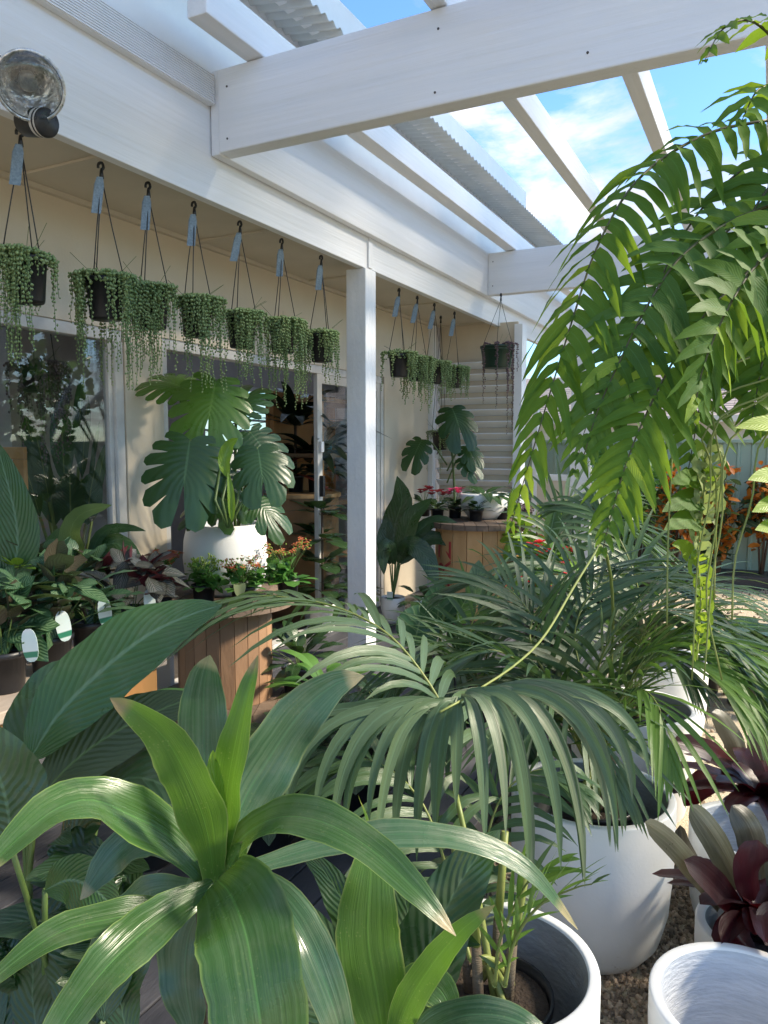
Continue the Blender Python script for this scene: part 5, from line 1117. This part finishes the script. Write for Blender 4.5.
# ------------------------------------------------------------------ bromeliads
def bromeliad(c, label, lv, n=14, L=.3, w=.055, pot=True):
    t = thing('bromeliad', label, 'bromeliad', c)
    for (pts, wpx, mat) in lv:
        m = MB(); d = sum(p[2] for p in pts) / len(pts); leaf(m, PL(*pts), wpx / FPX * d, UP * .5 + CZ * .7, 'brom', -.28 if mat != 'brom' else .3, 0, .03, 16, 3); m.build('leaf', [M[mat]], t)
    m = MB(); rosette(m, c + UP * .03, n, L, w, (28, 62), 'brom', 0, .35, 0, 0, 12, 3, .3); m.build('lower_foliage', [M['brom']], t)
    m = MB(); rosette(m, c + UP * .03, 8, L * .5, w * 1.1, (45, 85), 'brom', 0, .3, 0, 0, 10, 3, .4); m.build('heart', [M['brom_c']], t)
    return t
b1 = pc5 + V((0, 0, 0)); b1.z = .32; D1 = 2.02
bromeliad(b1, 'maroon bromeliad with grey striped leaves in front, above the small tub', [
    (((722, 905, D1), (700, 875, D1 - .08), (672, 842, D1 - .16), (645, 822, D1 - .22)), 26, 'brom_g'),
    (((742, 890, D1), (728, 860, D1 - .04), (710, 830, D1 - .06), (690, 805, D1 - .06)), 30, 'brom_g'),
    (((760, 880, D1), (756, 850, D1), (748, 825, D1), (732, 805, D1 + .02)), 32, 'brom_g'),
    (((726, 900, D1), (700, 872, D1 - .02), (684, 845, D1), (680, 825, D1)), 18, 'brom_g'),
    (((740, 915, D1 - .05), (718, 890, D1 - .1), (700, 872, D1 - .14), (684, 860, D1 - .15)), 30, 'brom'),
    (((755, 900, D1 - .05), (752, 875, D1 - .1), (755, 855, D1 - .12), (758, 840, D1 - .12)), 36, 'brom_c'),
    (((750, 935, D1 - .06), (735, 930, D1 - .14), (722, 945, D1 - .2)), 34, 'brom'),
    (((775, 930, D1 - .06), (772, 925, D1 - .15), (765, 945, D1 - .22)), 40, 'brom'),
    (((780, 890, D1), (785, 860, D1 - .05), (795, 840, D1 - .1)), 36, 'brom_g')], 16, .26, .06)
b2 = pc6 + V((0, .34, 0)); b2.z = .30; D2 = 2.9
tb = thing('flower_pot', 'dark nursery pot under the rear bromeliad', 'pot', (b2.x, b2.y, 0)); add_pot(tb, .12, .28, M['blackplastic'], V((b2.x, b2.y, 0)))
bromeliad(b2, 'dark maroon bromeliad behind the white tub at the right edge', [
    (((740, 775, D2), (715, 755, D2 - .05), (690, 745, D2 - .08), (672, 742, D2 - .1)), 22, 'brom'),
    (((745, 770, D2), (735, 740, D2), (722, 720, D2), (712, 712, D2)), 24, 'brom_g'),
    (((735, 785, D2), (712, 780, D2 - .08), (695, 790, D2 - .14), (684, 806, D2 - .18)), 26, 'brom'),
    (((760, 770, D2), (762, 740, D2), (768, 715, D2)), 26, 'brom_g')], 18, .34, .075)
# striped dark leaf plant and dark foliage at right middle
c = G(748, 705, .0); t = thing('potted_calathea', 'dark calathea with one upright pale veined leaf at the right edge', 'potted plant', c); add_pot(t, .14, .28, M['blackplastic']); d = (c - CAM).dot(CM @ V((0, 0, -1)))
m = MB(); leaf(m, PL((745, 660, d - .1), (747, 640, d - .1), (746, 616, d - .1)), .15, CZ, 'ellip', .1, 0, .05, 12, 3); m.build('veined_leaf', [M['ficus_l']], t)
m = MB(); rosette(m, c + UP * .27, 30, .34, .14, (10, 75), 'ellip', 0, .5, .4, 1); m.build('foliage', [M['dark'], M['stem']], t)
c = G(700, 690, .0); t = thing('potted_shrub', 'dark leafy pot plant between the far tub and the calathea', 'potted plant', c); add_pot(t, .13, .25, M['blackplastic']); m = MB(); rosette(m, c + UP * .24, 30, .32, .09, (10, 75), 'ellip', 0, .5, .3, 1); m.build('foliage', [M['dark'], M['stem']], t)

# ------------------------------------------------------------------ big hanging fern
fb = P(900, 250, 1.08)
t = thing('hanging_fern', 'huge hanging sword fern with arching fronds at the top right', 'hanging fern', fb)
m = MB(); m.lathe(pot_profile(.15, .17, .75), fb, 32); m.build('basket', M['brownstem'], t)
m = MB()
for k in range(3):
    a = k * 2.09 + .3; m.tube([fb + V((.15 * math.cos(a), .15 * math.sin(a), .165)), V((fb.x, fb.y, 2.9))], .0022, 5)
xr = -.09
m.tube([V((fb.x, fb.y, 2.9)), V((fb.x, fb.y, 3.1)), V((xr + .037, fb.y, 3.262))], .003, 6); m.build('hanger', M['hookplastic'], t)
fr = fb + UP * .17; FW = .86
FK = dict(prof='fern', a0=82, a1=38, lift=.02, droop=.28, jit=.14, seg=8, cross=1, start=.02)
fprof = lambda s: (.55 + .45 * sst(s / .2)) * (1 - max(0, (s - .45) / .55) ** 1.7 * .85)
def ffrond(pts, n, L, w, mat='fern', up=UP, **k):
    kw = dict(FK); kw.update(k); m = MB(); pp = PL(*pts); w *= FW; L *= .93
    m.tube(cr([fr + V((rnd.uniform(-.04, .04), rnd.uniform(-.04, .04), 0)), fr.lerp(pp[0], .5) + UP * .03, pp[0]], 7), .0032, 5, 1)
    frond(m, pp, n, L, w, up=up, rr=.0035, lprof=fprof, sag=-.12, **kw); m.build('frond', [M[mat], M['fernstem'], M['fern_y']], t)
# arching leading frond, seen from its side
ffrond(((768, 120, 1.05), (715, 131, 1.05), (665, 157, 1.04), (628, 192, 1.02), (596, 250, 1.0), (574, 315, .98), (554, 380, .97), (533, 450, .96), (512, 522, .96)), 31, .092, .023, 'fern', up=CX * -.7 + UP * .2 + CZ * .6, droop=.5)
ffrond(((785, 200, .97), (730, 222, .96), (680, 258, .95), (645, 310, .94), (618, 365, .93), (598, 410, .93), (584, 455, .93)), 17, .085, .023, 'fern_d', up=CX * -.4 + CZ * .95, droop=.45, start=.12)
ffrond(((785, 240, .95), (745, 275, .94), (705, 315, .93), (674, 360, .92), (648, 410, .91), (628, 458, .91), (614, 505, .92), (603, 548, .92)), 25, .075, .020, 'fern', up=CX * -.35 + CZ * .95, droop=.35, start=.15)
ffrond(((790, 230, 1.12), (745, 270, 1.13), (718, 320, 1.13), (706, 365, 1.12), (699, 410, 1.12), (692, 450, 1.12), (686, 482, 1.12)), 18, .10, .024, 'fern', up=CZ, droop=.2, start=.15)
ffrond(((800, 230, 1.1), (780, 280, 1.1), (768, 330, 1.1), (758, 385, 1.1), (750, 430, 1.1)), 17, .09, .025, 'fern', up=CZ - CX * .2, droop=.25)
ffrond(((790, 140, 1.15), (748, 165, 1.18), (705, 205, 1.2), (672, 255, 1.2), (650, 310, 1.2), (636, 360, 1.2), (628, 405, 1.2)), 15, .085, .024, 'fern_d', up=CZ - CX * .3, droop=.4, start=.1)
ffrond(((790, 60, 1.05), (765, 30, 1.05), (745, 20, 1.02), (722, 30, 1.0), (705, 60, .98)), 10, .05, .02, 'fern', up=UP, droop=.3)
ffrond(((800, 120, 1.0), (778, 90, .98), (758, 90, .95), (742, 120, .92)), 9, .07, .025, 'fern', up=UP + CZ * .3, droop=.3)
ffrond(((785, 240, .9), (752, 270, .88), (722, 320, .86), (702, 372, .86), (694, 415, .87)), 13, .08, .027, 'fern_d', up=CZ * .8 + CX * .5, droop=.25)
ffrond(((785, 190, 1.25), (735, 225, 1.3), (680, 275, 1.3), (635, 330, 1.3), (604, 385, 1.3), (585, 430, 1.3), (575, 470, 1.3)), 17, .115, .030, 'fern_d', up=CZ - CX * .4, droop=.3, start=.2)
ffrond(((800, 200, 1.2), (790, 260, 1.22), (780, 330, 1.22), (776, 400, 1.22), (770, 440, 1.22)), 14, .11, .032, 'fern', up=CZ, droop=.2)
ffrond(((815, 150, 1.0), (790, 165, 1.0), (760, 200, 1.0), (735, 250, 1.0), (722, 300, 1.0), (716, 345, 1.0)), 15, .10, .030, 'fern_d', up=CZ * .8 - CX * .4, droop=.4)
ffrond(((820, 190, .96), (795, 215, .95), (775, 260, .95), (764, 310, .95), (758, 350, .95)), 12, .09, .028, 'fern', up=CZ, droop=.3)
# curled pale frond and single leaflets
m = MB(); cp = cr(PL((715, 430, 1.1), (706, 455, 1.1), (703, 500, 1.1), (697, 550, 1.1), (700, 600, 1.1), (696, 660, 1.1)), 40); m.tube(cp, .0025, 5, 1)
for i in range(34):
    p = cp[4 + i]; sg = -1 if i % 2 else 1; L = .030 * (1 - i / 70) * rnd.uniform(.6, 1.4)
    a = rnd.uniform(-.8, .8); tw = rnd.uniform(.2, .9)
    q1 = p + CX * sg * L * .5 + UP * L * rnd.uniform(0, .3) + CZ * L * tw; q2 = p + CX * sg * L * rnd.uniform(.3, .8) - UP * L * .4 + CZ * L * tw; q3 = p + CX * sg * L * rnd.uniform(-.2, .3) - UP * L * rnd.uniform(.6, 1.1) + CZ * L * .3
    leaf(m, [p, q1, q2, q3], .0125 * rnd.uniform(.6, 1.4), CZ + CX * a, 'fern', .2, 0, .25, 9, 1, 0 if i < 17 else 2, roll=rnd.gauss(0, .7))
for py, tx, ty, w_ in ((482, 670, 484, .036), (500, 662, 512, .04), (520, 664, 530, .04)):
    b = P(700, py, 1.1); e = P(tx, ty, 1.05); leaf(m, [b, b.lerp(e, .5) + UP * .006, e], w_, CZ + UP * .4, 'fern', .15, 0, .15, 8, 1, 3)
for (bx, by, tx, ty) in ((706, 480, 726, 474), (690, 555, 672, 545)):
    b = P(bx, by, 1.1); e = P(tx, ty, 1.08); leaf(m, [b, b.lerp(e, .5) + UP * .006, e], .03, CZ + UP * .4, 'fern', .15, 0, .1, 8, 1, 3 if by < 500 else 2)
m.build('curled_frond', [M['fern_p'], M['ystem'], M['fern_y'], M['fern']], t)
m = MB()
for (bx, by, tx, ty) in ((790, 492, 748, 480), (795, 516, 752, 512), (790, 545, 755, 530), (800, 440, 735, 428)):
    b = P(bx, by, 1.0); e = P(tx, ty, .97); leaf(m, [b, b.lerp(e, .5) + UP * .012, e], .04, CZ + UP * .6, 'fern', .15, 0, .1, 8, 1, 0)
b = P(800, 420, 1.0); m.tube(cr([fb + UP * .05, b, P(800, 560, 1.0)], 8), .003, 5, 1)
m.build('yellow_frond', [M['fern_y'], M['ystem']], t)
for pts in (((668, 380, 1.0), (672, 450, 1.0), (668, 540, 1.0), (667, 625, 1.0)), ((718, 420, 1.05), (710, 500, 1.05), (698, 560, 1.05), (692, 680, 1.05)), ((716, 400, 1.06), (722, 470, 1.06), (714, 540, 1.06), (706, 600, 1.06), (722, 680, 1.06)), ((730, 440, 1.03), (722, 520, 1.03), (712, 580, 1.03), (704, 680, 1.03)), ((762, 440, 1.0), (752, 500, 1.0), (735, 560, 1.0), (732, 620, 1.0)), ((705, 430, 1.08), (716, 480, 1.08), (714, 600, 1.08))):
    m = MB(); pp = PL(*pts); m.tube(cr([fb + V((-.1, -.05, .03)), fb.lerp(pp[0], .6) + UP * -.03] + pp, 22), .0016, 4); m.build('runner', M['ystem'], t)

# ------------------------------------------------------------------ shrubs along the fence
def shrub(c, rx, rz, n, ls, mat, name, label, cat, group=None, trunk=True, asp=.45):
    c = V(c); t = thing(name, label, cat, (c.x, c.y, 0), group); m = MB()
    for k in range(5):
        a = k * 1.26; m.tube([V((c.x, c.y, 0)), c + V((rx * .4 * math.cos(a), rx * .4 * math.sin(a), 0)), c + V((rx * .7 * math.cos(a), rx * .7 * math.sin(a), rz * .6))], [.015, .01, .005], 5)
    m.build('stem', M['brownstem'], t)
    m = MB(); leafcloud(m, c, rx, rx * .7, rz, n, ls, asp=asp); m.build('foliage', [M[mat]], t)
shrub(P(606, 500, 8.6), .38, .62, 420, .12, 'hedge', 'shrub', 'green leafy shrub before the steel fence, next to the white post', 'shrub')
shrub(P(640, 500, 8.8), .40, .55, 420, .12, 'hedge', 'shrub', 'green leafy shrub before the steel fence, left of the orange crotons', 'shrub')
for px, lb in ((676, 'orange leaved croton nearest the green shrubs'), (720, 'orange leaved croton in the middle of the three'), (764, 'orange leaved croton at the right edge of the photo')):
    c = P(px, 508, 8.3); shrub(c, .21, .48, 260, .12, 'croton', 'croton', lb, 'croton', 'orange crotons by the fence', asp=.5)
    t = [o for o in bpy.data.objects if o.get('label') == lb][0]
    m = MB(); leafcloud(m, c - UP * .05, .24, .2, .5, 150, .14, asp=.4); m.build('green_foliage', [M['bop']], t)
for px, py, dd, lb in ((600, 560, 6.6, 'spiky grey green plant right of the red flowers'), (640, 560, 7.4, 'dark strap leaved plant under the green shrubs')):
    c = P(px, py, dd); t = thing('strap_leaf_plant', lb, 'plant', (c.x, c.y, 0)); c.z = 0; add_pot(t, .14, .26, M['blackplastic']); m = MB(); rosette(m, c + UP * .25, 40, .62, .05, (25, 85), 'lance', 0, .35, 0); m.build('foliage', [M['kentia_d'], M['stem']], t)
c = P(536, 530, 6.0); shrub(V((c.x, c.y, .75)), .22, .3, 120, .2, 'lime', 'lime_shrub', 'lime green large leaved plant behind the fern tip', 'shrub', asp=.4)
m = MB(); m.box((-1.2, 9.0, .0), (6, 9.5, .14)); tag(m.build('garden_edging', M['darkbrick'], None, bevel=.01), 'low dark garden edging along the foot of the steel fence', 'edging')
# made-up trees outside the view, added for their shade and reflection
def tree(c, h, rx, rz, n, label):
    t = thing('added_tree', label, 'tree', c); c = V(c); m = MB()
    m.tube(cr([c, c + V((.05, .05, h * .4)), c + V((0, .1, h))], 8), [.16, .14, .13, .12, .1, .08, .06, .04], 10)
    for k in range(7):
        a = k * .9; z = h * (.5 + .06 * k); m.tube([c + UP * z, c + V((rx * .4 * math.cos(a), rx * .4 * math.sin(a), z + .4)), c + V((rx * .8 * math.cos(a), rx * .8 * math.sin(a), z + .7))], [.06, .04, .015], 6)
    m.build('trunk', M['brownstem'], t)
    m = MB(); leafcloud(m, c + UP * h * .8, rx, rx, rz, n, .32, asp=.55); m.build('crown', [M['hedge']], t)
tree((4.6, 3.2, 0), 3.3, 1.5, 1.15, 800, 'added unseen tree to the right that shades the foreground plants')  # low crowns added out of view to shade the foreground plants
tree((4.4, 1.0, 0), 3.0, 1.5, 1.2, 900, 'added unseen tree nearest the camera that shades the foreground plants')

def tall_tree(c, h, rx, ry, rz, n, label):  # unseen tree added so its high crown shades the upper fascia
    t = thing('added_tree', label, 'tree', c); c = V(c); m = MB()
    m.tube(cr([c, c + V((.1, .05, h * .4)), c + V((0, .1, h))], 10), [.26, .22, .2, .18, .17, .16, .14, .12, .09, .05], 10)
    for k in range(9):
        a = k * .9; z = h * (.55 + .04 * k); m.tube([c + UP * z, c + V((rx * .4 * math.cos(a), ry * .4 * math.sin(a), z + .6)), c + V((rx * .8 * math.cos(a), ry * .8 * math.sin(a), h))], [.09, .06, .02], 6)
    m.build('trunk', M['brownstem'], t)
    m = MB(); leafcloud(m, c + UP * h, rx, ry, rz, n, .7, asp=.6); m.build('crown', [M['hedge']], t)
tall_tree((5.2, 5.0, 0), 10.2, 2.6, 3.2, 1.9, 1000, 'added unseen tall tree whose high crown shades the near fascia')
tall_tree((5.4, 11.5, 0), 10.4, 2.6, 3.4, 1.7, 700, 'added unseen tall tree behind the other whose crown shades the far fascia')
tree((7.6, 6.5, 0), 3.4, 1.7, 1.6, 900, 'added unseen bushy tree for the window reflection, nearer one')  # added out of view to darken what the shop window reflects
tree((8.0, 10.4, 0), 3.6, 1.8, 1.7, 900, 'added unseen bushy tree for the window reflection, farther one')
# ================================================================== light
SUN_AZ, SUN_EL = R(66), R(36)           # azimuth measured from +Y towards +X
sv = V((math.sin(SUN_AZ) * math.cos(SUN_EL), math.cos(SUN_AZ) * math.cos(SUN_EL), math.sin(SUN_EL)))
sl = bpy.data.lights.new('sun', 'SUN'); sl.energy = 3.8; sl.angle = R(7); sl.color = (1, .88, .70)
so = bpy.data.objects.new('sun', sl); COL.objects.link(so); so.rotation_euler = sv.to_track_quat('Z', 'Y').to_euler(); so.location = (6, 4, 8)
w = bpy.data.worlds.new('World'); SC.world = w; w.use_nodes = True; nt = w.node_tree; nt.nodes.clear(); L = nt.links.new
sky = nd(nt, 'ShaderNodeTexSky'); sky.sky_type = 'NISHITA'; sky.sun_disc = False; sky.sun_elevation = SUN_EL; sky.sun_rotation = SUN_AZ; sky.air_density = 1.0; sky.dust_density = .6; sky.ozone_density = 1.4
tc = nd(nt, 'ShaderNodeTexCoord'); sp = nd(nt, 'ShaderNodeSeparateXYZ'); L(tc.outputs['Generated'], sp.inputs[0])
zz = mth(nt, 'ADD', mth(nt, 'MAXIMUM', sp.outputs[2], 0.0), .18)
cx = nd(nt, 'ShaderNodeCombineXYZ'); L(mth(nt, 'DIVIDE', sp.outputs[0], zz), cx.inputs[0]); L(mth(nt, 'DIVIDE', sp.outputs[1], zz), cx.inputs[1]); cx.inputs[2].default_value = 3.7
n1 = nd(nt, 'ShaderNodeTexNoise', i_Scale=1.5, i_Detail=10.0, i_Roughness=.62, i_Distortion=.35); L(cx.outputs[0], n1.inputs[0])
cf = ramp(nt, n1.outputs[0], [(.49, (0, 0, 0)), (.64, (1, 1, 1))])
n2 = nd(nt, 'ShaderNodeTexNoise', i_Scale=3.0, i_Detail=6.0); L(cx.outputs[0], n2.inputs[0])
cc = ramp(nt, n2.outputs[0], [(.32, (2.1, 2.15, 2.35)), (.62, (3.9, 3.75, 3.6))])
col = mix(nt, cf, mix(nt, 1.0, sky.outputs[0], (.60, .84, 1.06), 'MULTIPLY'), cc)
bg = nd(nt, 'ShaderNodeBackground', i_Strength=.15); L(col, bg.inputs[0])
wo = nd(nt, 'ShaderNodeOutputWorld'); L(bg.outputs[0], wo.inputs[0])
vs = SC.view_settings; vs.view_transform = 'Standard'; vs.look = 'None'; vs.exposure = 1.3; vs.gamma = 1; vs.use_curve_mapping = False
SC.cycles.max_bounces = 8; SC.cycles.transparent_max_bounces = 12
bpy.context.view_layer.update()
